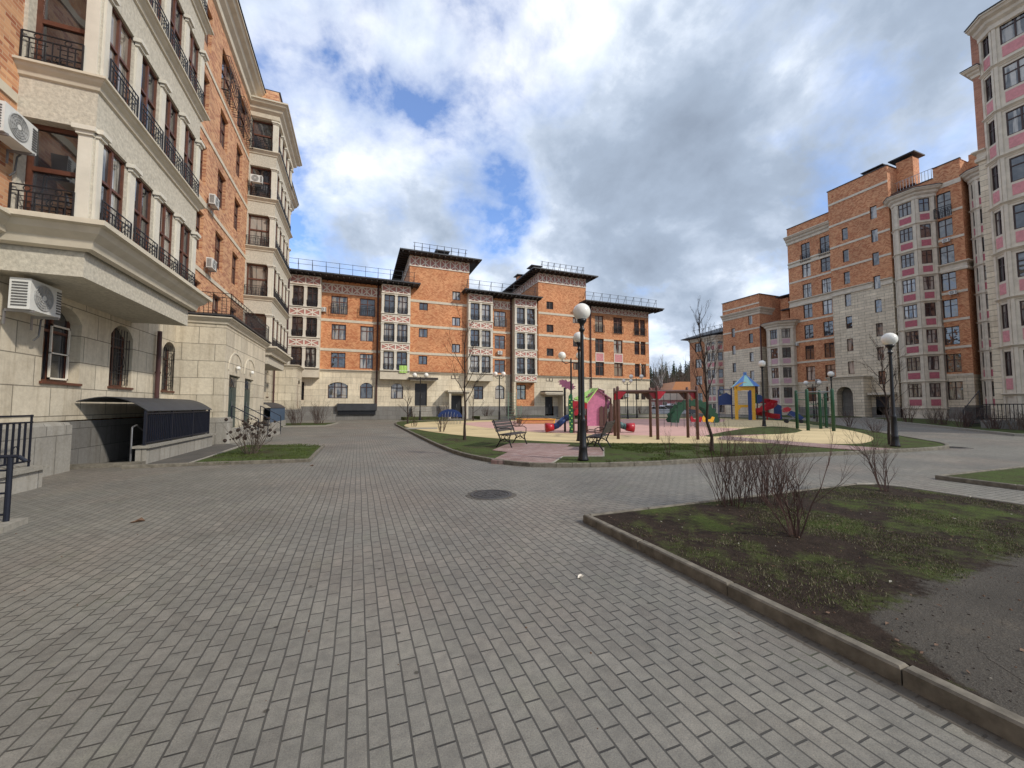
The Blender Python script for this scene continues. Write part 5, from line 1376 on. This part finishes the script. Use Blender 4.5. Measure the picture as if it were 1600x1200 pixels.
# fitness frame
fm=wthing('fitness_frame','dark green outdoor fitness posts with steel ladders on the yellow surface','exercise equipment',(26.5,15.5,.083))
fp=[(26.0,16.59),(24.06,14.74),(27.4,16.04),(24.84,13.86),(29.6,17.0)]
fp=[(25.6,16.3),(24.1,14.75),(26.6,15.55),(24.9,13.9),(28.3,16.2)]
for p in fp:
    m=MB(); m.lathe((p[0],p[1],.05),[(.085,0),(.085,2.35),(.06,2.42)],12); m.build('post',['fit'],fm,True)
def loop(a,b,z0,z1,n):
    m=MB(); t=.18
    A=(a[0]+(b[0]-a[0])*.04,a[1]+(b[1]-a[1])*.04); Bq=(a[0]+(b[0]-a[0])*.5,a[1]+(b[1]-a[1])*.5)
    m.path([(*A,z0),(*Bq,z0),(Bq[0],Bq[1],z1),(*A,z1)],.022,6)
    for k in range(n): z=z0+(z1-z0)*(k+1)/(n+1); m.path([(*A,z),(*Bq,z)],.014,5)
    m.build('ladder',['fit'],fm)
loop(fp[0],fp[2],.3,1.9,0); loop(fp[1],fp[3],.3,2.2,0); loop(fp[2],fp[4],.3,1.9,0); loop(fp[3],fp[2],.3,2.0,4); loop(fp[2],fp[0],.3,1.6,3)
m=MB()
for a,b in ((0,1),(2,4),(1,3),(3,2)): m.tube((*fp[a],2.3),(*fp[b],2.3),.025,n=6)
m.build('top_bar',['steel'],fm)
# sandpit, stroller, hoop climber, green ladder
sp_=wthing('sandpit','small orange and red edged sandpit on the pink surface','sandpit',(13.3,28.2,.088))
a0=(12.0,28.7);a1=(14.6,28.1)
m=MB(); m.prism([(11.9,28.2),(14.5,27.6),(15.0,29.9),(12.4,30.5)],.05,.12); m.build('sand',['ryel'],sp_)
m=MB()
for p,q,mi in (((11.9,28.2),(14.5,27.6),0),((14.5,27.6),(15.0,29.9),1),((15.0,29.9),(12.4,30.5),1),((12.4,30.5),(11.9,28.2),0)):
    f=FS(p,q); m.fbox(f,0,f.len,.05,.42,-.08,.0,mi); m.fbox(f,-.05,f.len+.05,.42,.47,-.25,.08,1-mi)
m.build('edge_boards',['orange','yellow'],sp_)
hc=wthing('hoop_climber','blue topped metal hoop climber left of the young tree','hoop climber',(7.2,31,.083))
m=MB(); Fh=Fr((6.75,30.5),(ux,uy),(uy,-ux))
for k in range(8):
    t=-.8+.23*k; h=1.05*math.sqrt(max(.05,1-(t/.95)**2)); m.path([Fh.pt(t,.05,.3),Fh.pt(t,h*.8,.25),Fh.pt(t,h,0),Fh.pt(t,h*.8,-.3),Fh.pt(t,.05,-.35)],.02,5)
m.build('hoops',['steel'],hc)
m=MB(); P=[(.95*math.cos(math.pi*k/12),.62+.62*math.sin(math.pi*k/12)) for k in range(13)]; m.fprism(Fh,P,-.02,.02); m.build('blue_cover',['blue'],hc)
lg=wthing('ladder_frame','pale green ladder frame before the brick recess of the far building','climbing frame',(14.9,36.5,.1))
m=MB(); Fh=Fr((14.7,36.5),(ux,uy),(uy,-ux))
for u in (-.7,.1,.6): m.tube(Fh.pt(u,.05),Fh.pt(u,2.9 if u<.5 else 1.6),.03,n=6)
for k in range(9): m.tube(Fh.pt(-.7,.3+.3*k),Fh.pt(.1,.3+.3*k),.02,n=5)
for k in range(4): m.tube(Fh.pt(.1,.4+.35*k),Fh.pt(.6,.4+.35*k),.02,n=5)
m.build('ladder',[plain('pale_green_tube',(.16,.27,.20),.5)],lg)
stt=wthing('baby_stroller','dark blue baby stroller with a red hood on the pink surface','stroller',(33.2,21.5,.088))
Fst=Fr((32.6,21.6),(ux*.9-.3*uy*0,uy),(uy,-ux)); Fst=Fr((33.2,21.5),(math.cos(-R(50)),math.sin(-R(50))),(math.sin(-R(50)),-math.cos(-R(50))))
m=MB(); m.fprism(Fst,[(-.35,.75),(.55,.35),(.75,.55),(.3,.95),(-.1,1.1)],-.22,.22); m.build('body',['blue'],stt)
m=MB(); m.fprism(Fst,[(-.65,1.0),(-.5,.95),(-.2,1.05),(-.05,1.25),(-.3,1.42),(-.6,1.3)],-.24,.24); m.build('hood',['red'],stt)
m=MB()
for d in (-.25,.25): m.path([Fst.pt(-.75,1.25,d),Fst.pt(.5,.2,d)],.015,5); m.path([Fst.pt(.5,.95,d),Fst.pt(-.4,.2,d)],.015,5)
m.build('frame',['steel'],stt)
for u in (-.42,.55):
    for d in (-.26,.26):
        m=MB(); m.tube(Fst.pt(u,.24,d-.02),Fst.pt(u,.24,d+.02),.15,n=14); m.build('wheel',['tyre'],stt)

# =================================================================== PLANTS
def branch(m,p,d,l,r,depth,rr,up=.15,spread=.55,nb=(2,3),ratio=.68,nseg=2):
    p=Vector(p); d=Vector(d).normalized()
    for k in range(nseg):
        d2=(d+Vector((rr.uniform(-1,1),rr.uniform(-1,1),rr.uniform(-.5,1)*.5+up))*.19).normalized()
        q=p+d2*(l/nseg); r2=r*(.88 if k<nseg-1 else .78)
        m.tube(tuple(p),tuple(q),r,r2,5 if r>.012 else 3,cap=False); 
        if depth>0 and k<nseg-1 and rr.random()<.75:
            s=(d2+Vector((rr.uniform(-1,1),rr.uniform(-1,1),rr.uniform(-.2,.6)))*spread).normalized()
            branch(m,q,s,l*ratio*rr.uniform(.7,1.1),r2*.62,depth-1,rr,up,spread,nb,ratio,nseg)
        p,d,r=q,d2,r2
    if depth<=0: return
    for _ in range(rr.randint(*nb)):
        s=(d+Vector((rr.uniform(-1,1),rr.uniform(-1,1),rr.uniform(-.3,.7)))*spread).normalized()
        branch(m,p,s,l*ratio*rr.uniform(.75,1.15),r*.72,depth-1,rr,up,spread,nb,ratio,nseg)
def tree(label,x,y,h,r,seed,lean=(0,0),crown0=.3,depth=4,spread=.6,nb=9,mat='bark',z=.07,group='bare young courtyard trees',up=.35,side=.42):
    rr=random.Random(seed); t=wthing('bare_tree',label,'tree',(x,y,z),group)
    m=MB(); pts=[Vector((x,y,z))]; n=9
    for k in range(1,n+1):
        f=k/n; pts.append(Vector((x+lean[0]*f+rr.uniform(-.04,.04),y+lean[1]*f+rr.uniform(-.04,.04),z+h*.92*f)))
    for k in range(n):
        ra_=r*(1-.85*k/n)*(1.35 if k==0 else 1); rb_=r*(1-.85*(k+1)/n); m.tube(tuple(pts[k]),tuple(pts[k+1]),ra_,rb_,8,cap=False)
    m.build('trunk',[mat],t,True)
    m=MB()
    for k in range(nb):
        f=crown0+(1-crown0)*(k+rr.random()*.6)/nb; f=min(f,.98); i=min(n-1,int(f*n)); p=pts[i].lerp(pts[i+1],f*n-i)
        a=k*2.4+rr.uniform(-.4,.4); d=Vector((math.cos(a),math.sin(a),.55+f*.8+up)); l=h*side*(1.08-f*.75)*rr.uniform(.75,1.1)
        branch(m,p,d,l*.5,r*.42*(1.1-f*.7),depth-1,rr,up*.5,spread,(2,3),.66,2)
    m.build('crown',[mat],t)
    return t
tree('thin dark bare tree on the lawn left of the bench',4.19,16.09,5.4,.055,11,crown0=.28,nb=10,side=.55)
tree('slanting dark bare tree on the lawn right of the timber frame',10.34,9.19,4.7,.05,22,lean=(-.55,-.15),crown0=.30,nb=15,spread=.45,up=.9,side=.42)
tree('bare tree just behind the lamp on the right tip of the island',18.2,8.35,4.0,.050,33,lean=(-.1,.1),crown0=.3,nb=12,side=.45)
tree('small bare sapling at the left tip of the island',3.8,33.0,3.2,.06,44,crown0=.15,nb=9,group='bare young courtyard trees')
tree('small bare tree behind the sandpit near the far building',10.2,36.0,3.8,.05,45,crown0=.2,nb=9)
tree('bare tree before the tall right building near the portal',38,22.5,4.2,.06,46,crown0=.2,nb=9)
def bush(label,x,y,h,w,n,seed,mat='twig',z=.07,rad=.011,depth=2,base=.15,group='bare shrubs'):
    rr=random.Random(seed); m=MB()
    for k in range(n):
        a=rr.uniform(0,2*math.pi); b=rr.random()**.7; px=x+base*b*math.cos(a); py=y+base*b*math.sin(a)
        tilt=w/h*rr.uniform(.15,1.0)*b; d=Vector((math.cos(a)*tilt,math.sin(a)*tilt,1))
        branch(m,(px,py,z-.02),d,h*rr.uniform(.34,.60),rad*rr.uniform(.5,1.2),depth,rr,.12,.60,(1,3),.62,3)
    return tag(m.build('bare_bush',[mat],None,loc=(x,y,z)),label,'bush',group)
bush('dense upright bare bush nearest the camera on the right bed',4.47,2.92,1.08,.85,9,1,base=.05,rad=.010,depth=3)
bush('broad many stemmed bare bush at the back kerb of the right bed',5.02,4.15,1.05,.45,30,2,base=.20,rad=.007,depth=3)
bush('reddish bare bush standing between the two others on the right bed',5.6,4.08,1.05,.45,32,3,base=.30,rad=.007,depth=3)
bush('open spreading bare bush at the back right of the near bed',8.2,3.85,1.0,1.0,8,4,base=.07,rad=.010,depth=3)
b_=bush('bare rose bush with dried heads on the left lawn bed',-2.96,13.92,1.2,.95,22,5,'twigg',base=.15,rad=.012)
m=MB(); rr=random.Random(9)
for k in range(60):
    a=rr.uniform(0,6.28); q=rr.uniform(.1,.7); c=(-2.96+q*math.cos(a),13.92+q*math.sin(a),.6+rr.uniform(0,.65)-.2*q); r=rr.uniform(.02,.055)
    m.lathe(c,[(r*.3,-r),(r,-r*.3),(r*.9,r*.5),(r*.2,r)],5)
m.build('dried_flower_head',['bark'],b_)
bush('low bare shrub on the lawn before the timber frame',7.93,8.5,.8,.35,6,6,rad=.007)
bush('bare shrub left of the young tree on the island',4.3,21.5,1.1,.7,14,7,rad=.013)
bush('sparse low shrub near the left tip of the island',3.6,27.5,1.0,.7,12,8,rad=.013)
bush('round bare shrub on the yellow surface before the sandpit',10.2,25.0,1.15,.9,26,9,'twigg',rad=.012,base=.3)
bush('bare shrub at the far left lawn by the corner',-4.3,33.5,1.8,1.2,24,10,rad=.016,base=.3)
bush('bare shrub on the far left lawn, right one',-2.9,34.5,1.9,1.1,26,11,rad=.016,base=.3)
bush('bare shrub behind the fitness frame on the right lawn',31.5,16.6,1.3,1.0,14,12,rad=.016)
bush('low spreading shrub on the right lawn of the island',25.8,12.4,.85,.8,14,13,rad=.013)
for k,(x,y,h,lab) in enumerate([(44.2,19.0,1.7,'first bare shrub in the row along the right bed'),(42.8,16.8,1.6,'second bare shrub in the row along the right bed'),(41.0,15.6,1.4,'third bare shrub in the row along the right bed'),(39.5,14.0,1.5,'fourth bare shrub in the row along the right bed'),(36.6,11.6,1.3,'dark shrub nearest the road in the right bed'),(36.3,10.6,1.3,'dark shrub before the low granite wall on the right'),(34.5,9.6,1.2,'small dark shrub at the front of the right bed'),(47,21.5,1.6,'rearmost bare shrub in the row along the right bed'),(37.4,13.2,1.3,'bare shrub left of the stair railing on the right')]):
    bush(lab,x,y,h,h*.6,22,20+k,'twigg' if k%2 else 'twig',rad=.018,base=.35,group='bare shrubs along the right bed')
for k,(x,y,h,lab) in enumerate([(14,43.2,1.4,'low bare hedge shrub under the middle arched window'),(16.6,43,1.3,'low bare hedge shrub beside the twin lamp'),(27,42.8,1.5,'bare shrub right of the second tower door'),(31,42.8,1.3,'bare shrub under the right end windows, left one'),(35.5,42.8,1.3,'bare shrub under the right end windows, right one'),(8.6,42.5,1.6,'reddish bare shrub between the two tower doors')]):
    bush(lab,x,y,h,h*.8,18,40+k,'twig',z=.3,rad=.018,base=.4,group='bare shrubs along the far building')

# grass blades
def blades(name,region,n,h,mat,seed,z,label,keep=None,w=.006,thr=.02):
    rr=random.Random(seed); m=MB(); x0,x1,y0,y1=region
    import mathutils
    c=0
    while c<n:
        x=rr.uniform(x0,x1); y=rr.uniform(y0,y1)
        if keep and not keep(x,y): continue
        v=mathutils.noise.noise((x*1.1,y*1.1,3.3))+.5*mathutils.noise.noise((x*4,y*4,1.3))
        if v+rr.uniform(-.3,.3)<thr: 
            c+=.25; continue
        a=rr.uniform(0,6.28); hh=h*rr.uniform(.35,1.0); dx,dy=math.cos(a)*w,math.sin(a)*w; lx,ly=rr.uniform(-.6,.6)*hh,rr.uniform(-.6,.6)*hh
        m.poly([(x-dx,y-dy,z),(x+dx,y+dy,z),(x+lx,y+ly,z+hh)],rr.randint(0,1)); c+=1
    o=m.build(name,mat); tag(o,label,'grass',None,'stuff')
def in_poly(poly,x,y):
    c=False; n=len(poly); j=n-1
    for i in range(n):
        if (poly[i][1]>y)!=(poly[j][1]>y) and x<(poly[j][0]-poly[i][0])*(y-poly[i][1])/(poly[j][1]-poly[i][1])+poly[i][0]: c=not c
        j=i
    return c
asph_poly=[(2.9,-3),(8.86,-3)]+ae
gm1=plain('grass_blades_green',(.070,.095,.025),.8,0,3,.35,.2); gm2=plain('grass_blades_dry',(.21,.19,.12),.8,0,3,.35,.2)
blades('grass_tufts',(2.9,8.85,1.2,4.35),34000,.026,[gm1,gm2],3,.074,'short patchy spring grass on the near right bed',lambda x,y:y>1.85-.1*max(0,4.3-x)+.15*math.sin(x*5),.0028,.08)
blades('grass_tufts',(2.8,11.5,7.9,13),16000,.05,[gm1,gm1],4,.074,'short green grass on the island lawns',lambda x,y:in_poly(isl,x,y) and not in_poly(yel,x,y) and not (3.1<x<7.9 and 8.6<y<13.9),.010)
blades('grass_tufts',(-3.85,-1.3,11.95,16.9),6000,.045,[gm1,gm1],5,.054,'bright grass of the left lawn bed',None,.009)
# litter
rr=random.Random(17)
for (x,y,z,s,lab,mat) in ((-2.62,6.55,.0,.075,'curled brown leaf on the paving left of centre','leaf'),(1.84,3.04,.0,.035,'pale scrap of paper on the paving near the right kerb','white'),(7.3,1.55+.5,.08,.03,'white scrap on the edge of the asphalt patch','white'),(-1.05,11.0,.0,.05,'small brown leaf on the paving by the left bed corner','leaf')):
    m=MB(); i=0
    pts=[(x-s,y-.3*s,z+.008),(x-.3*s,y-.5*s,z+.012),(x+.2*s,y-.35*s,z+.03),(x+s,y+.1*s,z+.012),(x+.3*s,y+.5*s,z+.05*(s/.075)),(x-.4*s,y+.4*s,z+.02)]
    c=(x,y,z+.006)
    for k in range(6): m.poly([c,pts[k],pts[(k+1)%6]])
    for k in range(6): m.poly([(c[0],c[1],z+.001),(pts[(k+1)%6][0],pts[(k+1)%6][1],pts[(k+1)%6][2]-.004),(pts[k][0],pts[k][1],pts[k][2]-.004)])
    nm='dry_leaf' if mat=='leaf' else 'paper_scrap'
    tag(m.build(nm,[mat],None,loc=(x,y,z)),lab,'leaf' if mat=='leaf' else 'litter')
m=MB(); rr=random.Random(31)
for k in range(420):
    if k<300: x,y=rr.uniform(2.95,8.8),rr.uniform(.3,4.3); z=.09 if in_poly(asph_poly,x,y) else .078
    else: x,y=rr.uniform(-4,2.7),rr.uniform(1.5,11); z=.001
    s=rr.uniform(.003,.010) if k<300 else rr.uniform(.003,.009); a=rr.uniform(0,3.14)
    m.hexa([(x+s*math.cos(a+q),y+s*math.sin(a+q),z-.002) for q in (0,1.4,3.0,4.4)]+[(x+.6*s*math.cos(a+q),y+.6*s*math.sin(a+q),z+s*.6) for q in (0,1.4,3.0,4.4)],1 if rr.random()<(.12 if k<300 else .4) else 0)
for k in range(160):
    x,y=rr.uniform(2.95,8.8),rr.uniform(1.0,4.35); s=rr.uniform(.007,.016); a=rr.uniform(0,6.28)
    q=[(x+s*math.cos(a+t)*(1.5 if t in (0,3.1) else .7),y+s*math.sin(a+t)*(1.5 if t in (0,3.1) else .7),.082+rr.uniform(0,.012)) for t in (0,1.5,3.1,4.6)]
    m.poly(q,0 if rr.random()<.94 else 1)
for k in range(220):
    p=rr.choice(ae); x,y=p[0]+rr.gauss(0,.15),p[1]+.4+rr.gauss(0,.16); s=rr.uniform(.003,.010); a=rr.uniform(0,3.14)
    if x<2.88: continue
    m.hexa([(x+s*math.cos(a+q),y+s*math.sin(a+q),.074) for q in (0,1.4,3.0,4.4)]+[(x+.6*s*math.cos(a+q),y+.6*s*math.sin(a+q),.077+s*.4) for q in (0,1.4,3.0,4.4)],2 if rr.random()<.7 else 3)
tag(m.build('ground_debris',['leaf','kerbl',plain('dark_soil_crumb',(.035,.026,.020),.95),'asph']),'tiny pebbles and leaf crumbs scattered over the soil and paving','debris',None,'stuff')

# =================================================================== BACKGROUND
def conifer(m,x,y,h,rr):
    m.tube((x,y,0),(x,y,h*.9),h*.012,h*.003,5,1)
    tiers=int(h*1.5)
    for k in range(tiers):
        f=k/tiers; z=h*(.12+.86*f); r=h*.20*(1-f)**.8*rr.uniform(.75,1.1)+.15
        nb=7
        for j in range(nb):
            a=rr.uniform(0,6.28); rl=r*rr.uniform(.6,1.2); dz=-rl*.35
            w=rl*.32; tip=(x+rl*math.cos(a),y+rl*math.sin(a),z+dz)
            b1=(x+.5*rl*math.cos(a)-w*math.sin(a),y+.5*rl*math.sin(a)+w*math.cos(a),z+dz*.4-.1); b2=(x+.5*rl*math.cos(a)+w*math.sin(a),y+.5*rl*math.sin(a)-w*math.cos(a),z+dz*.4-.1)
            m.poly([(x,y,z+.35),b1,tip,b2])
m=MB(); rr=random.Random(77)
def dirpt(px,dist):
    k=(px-800)/610.0; a=math.atan(240/610); dx=math.sin(a)+math.cos(a)*k; dy=math.cos(a)-math.sin(a)*k; s=dist/math.hypot(dx,dy); return dx*s,dy*s
for k in range(210):
    x,y=dirpt(rr.uniform(995,1100),rr.uniform(150,210)); conifer(m,x,y,rr.uniform(11,18.5)+(3 if k%9==0 else 0),rr)
tag(m.build('conifer_forest',['conif','bark']),'dark conifer forest in the gap between the far buildings','forest',None,'stuff')
m=MB()
for k in range(34):
    x,y=dirpt(rr.uniform(1015,1090),rr.uniform(115,140)); h=rr.uniform(7,13)
    m.tube((x,y,0),(x,y,h*.5),.14,.09,5,cap=False)
    for j in range(5): branch(m,(x,y,h*(.25+.07*j)),(rr.uniform(-.6,.6),rr.uniform(-.6,.6),1),h*.28,.07,3,rr,.2,.5,(2,3),.65,2)
tag(m.build('bare_woodland',['twigg']),'hazy grey bare trees before the conifers','woodland',None,'stuff')
bt=wthing('birch_tree','pale white trunked birch before the conifer forest','tree',(*dirpt(1035,118),0))
x,y=dirpt(1035,118); m=MB(); m.tube((x,y,0),(x,y,14),.22,.05,7); m.build('trunk',['birch'],bt)
m=MB()
for j in range(12): branch(m,(x,y,4+.8*j),(rr.uniform(-.8,.8),rr.uniform(-.8,.8),1),3-.12*j,.07,2,rr,.2,.5,(2,3),.65,2)
m.build('crown',['birch'],bt)
# pink houses
def house(label,px,dist,w,h,roofh,mat,rmat,seed):
    x,y=dirpt(px,dist); t=wthing('low_house',label,'house',(x,y,0))
    f=Fr((x,y),(ux,uy),(uy,-ux)); m=MB(); m.fbox(f,-w/2,w/2,0,h,-8,0); m.build('wall',[mat],t)
    m=MB(); m.fprism(f,[(-w/2-.4,h),(w/2+.4,h),(w/2-1,h+roofh),(-w/2+1,h+roofh)],-8.3,.4); m.build('roof',[rmat],t)
    n=int(w/2.4)
    for k in range(n):
        u=-w/2+w*(k+.5)/n; window(t,f,u-.5,u+.5,1.0,2.4,2,None,.07,.09,'white','glass')
house('low pink house with a pale roof behind the parked cars',1048,95,11,2.8,1.6,'pinkp','white',1)
house('tall pink gabled house at the left of the gap',1026,120,6,4.6,2.0,'pinkp','lat',2)
house('orange tiled house right of the gap beside the end block',1070,112,7,4.6,3.2,'trim','orange',3)
# cars
def car(label,px,dist,mat,rz,hh=1.45):
    x,y=dirpt(px,dist); t=thing('parked_car',label,'car',(x,y,0),rz,'cars parked beyond the courtyard')
    f=Fr((0,0),(1,0),(0,-1)); m=MB()
    m.fprism(f,[(-2.1,.3),(2.1,.3),(2.15,.7),(1.95,.88),(1.0,.98),(-2.0,1.0),(-2.15,.7)],-.85,.85)
    m.fprism(f,[(-1.9,.98),(1.0,.97),(.35,hh),(-1.3,hh+.02),(-1.75,1.2)],-.72,.72); m.build('body',[mat],t)
    m=MB()
    m.fprism(f,[(-1.7,1.02),(.85,1.02),(.3,hh-.07),(-1.25,hh-.06)],.721,.73); m.fprism(f,[(-1.7,1.02),(.85,1.02),(.3,hh-.07),(-1.25,hh-.06)],-.73,-.721)
    m.build('side_windows',['glass'],t)
    for u in (-1.35,1.35):
        for d in (-.8,.68):
            q=MB(); q.tube((u,d,.33),(u,d+.14,.33),.33,n=16); w=q.build('wheel',['tyre'],t); q=MB(); q.tube((u,d-.01,.33),(u,d+.15,.33),.18,n=10); q.build('rim',['steel'],w)
    for d in (-.6,.6):
        q=MB(); q.box(2.06,2.16,d-.18,d+.18,.62,.76); q.build('headlight',['white'],t)
car('silver car parked at the left of the distant car row',1032,64,'carw',-R(30))
car('white car parked in the middle of the distant car row',1047,66,'carw',-R(15),1.6)
car('dark grey car parked behind the green arch',1063,70,'carg',-R(15))
car('white van-like car beyond the green arch',1056,78,'carw',-R(15),1.9)

# =================================================================== SKY, LIGHT, CAMERA
w=bpy.data.worlds.new("World"); sc.world=w; w.use_nodes=True; nt=w.node_tree
bg=nt.nodes['Background']
SUN_EL=R(36); sd=Vector((.66,-.75,0)).normalized(); 
sky=nt.nodes.new('ShaderNodeTexSky'); sky.sky_type='NISHITA'; sky.sun_disc=False; sky.sun_elevation=SUN_EL
sky.sun_rotation=math.atan2(sd.x,sd.y); sky.dust_density=.6; sky.ozone_density=1.5
tcn=nt.nodes.new('ShaderNodeTexCoord'); sp=nt.nodes.new('ShaderNodeSeparateXYZ'); L(nt,tcn.outputs['Generated'],sp.inputs[0])
zz=math_(nt,'MAXIMUM',sp.outputs[2],0.0)
den=math_(nt,'ADD',zz,.55)
px_=math_(nt,'DIVIDE',sp.outputs[0],den); py_=math_(nt,'DIVIDE',sp.outputs[1],den)
cv=comb(nt,px_,py_,0.0)
def cn(scale,det,rough,off,dist=0.0):
    mp=nt.nodes.new('ShaderNodeMapping'); L(nt,cv,mp.inputs[0]); mp.inputs['Location'].default_value=off
    n=nt.nodes.new('ShaderNodeTexNoise'); n.inputs['Scale'].default_value=scale; n.inputs['Detail'].default_value=det; n.inputs['Roughness'].default_value=rough; n.inputs['Distortion'].default_value=dist
    L(nt,mp.outputs[0],n.inputs['Vector']); return n.outputs['Fac']
def blob(d,r0,r1):
    """soft weight round a direction of the sky"""
    v=Vector(d).normalized(); n=nt.nodes.new('ShaderNodeVectorMath'); n.operation='DOT_PRODUCT'; L(nt,tcn.outputs['Generated'],n.inputs[0]); n.inputs[1].default_value=v
    mr=nt.nodes.new('ShaderNodeMapRange'); mr.interpolation_type='SMOOTHSTEP'; mr.inputs['From Min'].default_value=math.cos(R(r1)); mr.inputs['From Max'].default_value=math.cos(R(r0)); L(nt,n.outputs['Value'],mr.inputs['Value']); return mr.outputs[0]
def skydir(px,py):
    a=math.atan(240/610); p=R(3.2); f=Vector((math.sin(a)*math.cos(p),math.cos(a)*math.cos(p),math.sin(p))); r=Vector((math.cos(a),-math.sin(a),0)); u=r.cross(f)
    return f+r*((px-800)/610)+u*((600-py)/610)
big=cn(1.7,3,.5,(3.1,1.7,0),.1); med=cn(3.2,9,.58,(7.3,2.2,0),.2); wis=cn(8.5,7,.60,(1.3,8.2,0),.2)
cover=math_(nt,'ADD',math_(nt,'MULTIPLY',big,.5),math_(nt,'MULTIPLY',med,.80)); cover=math_(nt,'ADD',cover,math_(nt,'MULTIPLY',wis,.34))
for (px,py,r0,r1,wt) in ((720,60,2,24,-.10),(780,345,1,9,-.13),(560,420,1,14,-.11),(470,60,2,22,-.06),(1030,430,1,10,-.12),(400,330,1,16,-.03),(1150,180,8,34,.04),(900,260,6,22,.03),(1040,330,4,20,.08),(640,200,4,16,.04)):
    cover=math_(nt,'ADD',cover,math_(nt,'MULTIPLY',blob(skydir(px,py),r0,r1),wt))
mask=ramp(nt,cover,[(.62,(.06,.06,.06)),(.71,(.55,.55,.55)),(.82,(1,1,1))])
# cloud brightness: thick = grey underside, thin = bright
thick=math_(nt,'ADD',cover,math_(nt,'MULTIPLY',math_(nt,'SUBTRACT',cn(3.6,8,.56,(5.5,4.4,0),.15),.5),1.15))
for (px,py,r0,r1,wt) in ((1250,220,6,26,.10),(1000,300,5,22,.08),(960,60,1,12,-.08),(1130,60,2,18,-.06),(600,190,3,18,-.04),(980,540,1,10,-.10)):
    thick=math_(nt,'ADD',thick,math_(nt,'MULTIPLY',blob(skydir(px,py),r0,r1),wt))
thick=math_(nt,'MULTIPLY',thick,.7)
ccol=ramp(nt,thick,[(.43,(.90,.92,.95)),(.51,(.70,.76,.85)),(.60,(.45,.52,.63)),(.71,(.32,.385,.485)),(.90,(.24,.29,.37))])
CS=nt.nodes.new('ShaderNodeVectorMath'); CS.operation='SCALE'; L(nt,ccol,CS.inputs[0]); CS.inputs['Scale'].default_value=8.8
skc=mix(nt,1.0,sky.outputs[0],(1.0,1.28,1.70),'MULTIPLY')
fin=mix(nt,mask,skc,CS.outputs[0])
L(nt,fin,bg.inputs[0]); bg.inputs[1].default_value=.132
sl=bpy.data.lights.new('sun','SUN'); sl.energy=2.5; sl.angle=R(3.0); sl.color=(1,.93,.82)
so=bpy.data.objects.new('sun',sl); C.objects.link(so)
dv=Vector((sd.x*math.cos(SUN_EL),sd.y*math.cos(SUN_EL),math.sin(SUN_EL)))
so.rotation_euler=dv.to_track_quat('Z','Y').to_euler(); so.location=(30,-30,40)
cam=bpy.data.cameras.new('camera'); co=bpy.data.objects.new('camera',cam); C.objects.link(co); sc.camera=co
cam.sensor_width=36; cam.lens=36*610/1600; cam.clip_end=3000; cam.clip_start=.05
co.location=(0,0,HZ); co.rotation_euler=(R(90+3.2),0,-math.atan(240/610))
sc.view_settings.view_transform='Standard'; sc.view_settings.look='None'; sc.view_settings.gamma=1; sc.view_settings.exposure=0.22
sc.cycles.max_bounces=5; sc.cycles.diffuse_bounces=3; sc.cycles.glossy_bounces=3
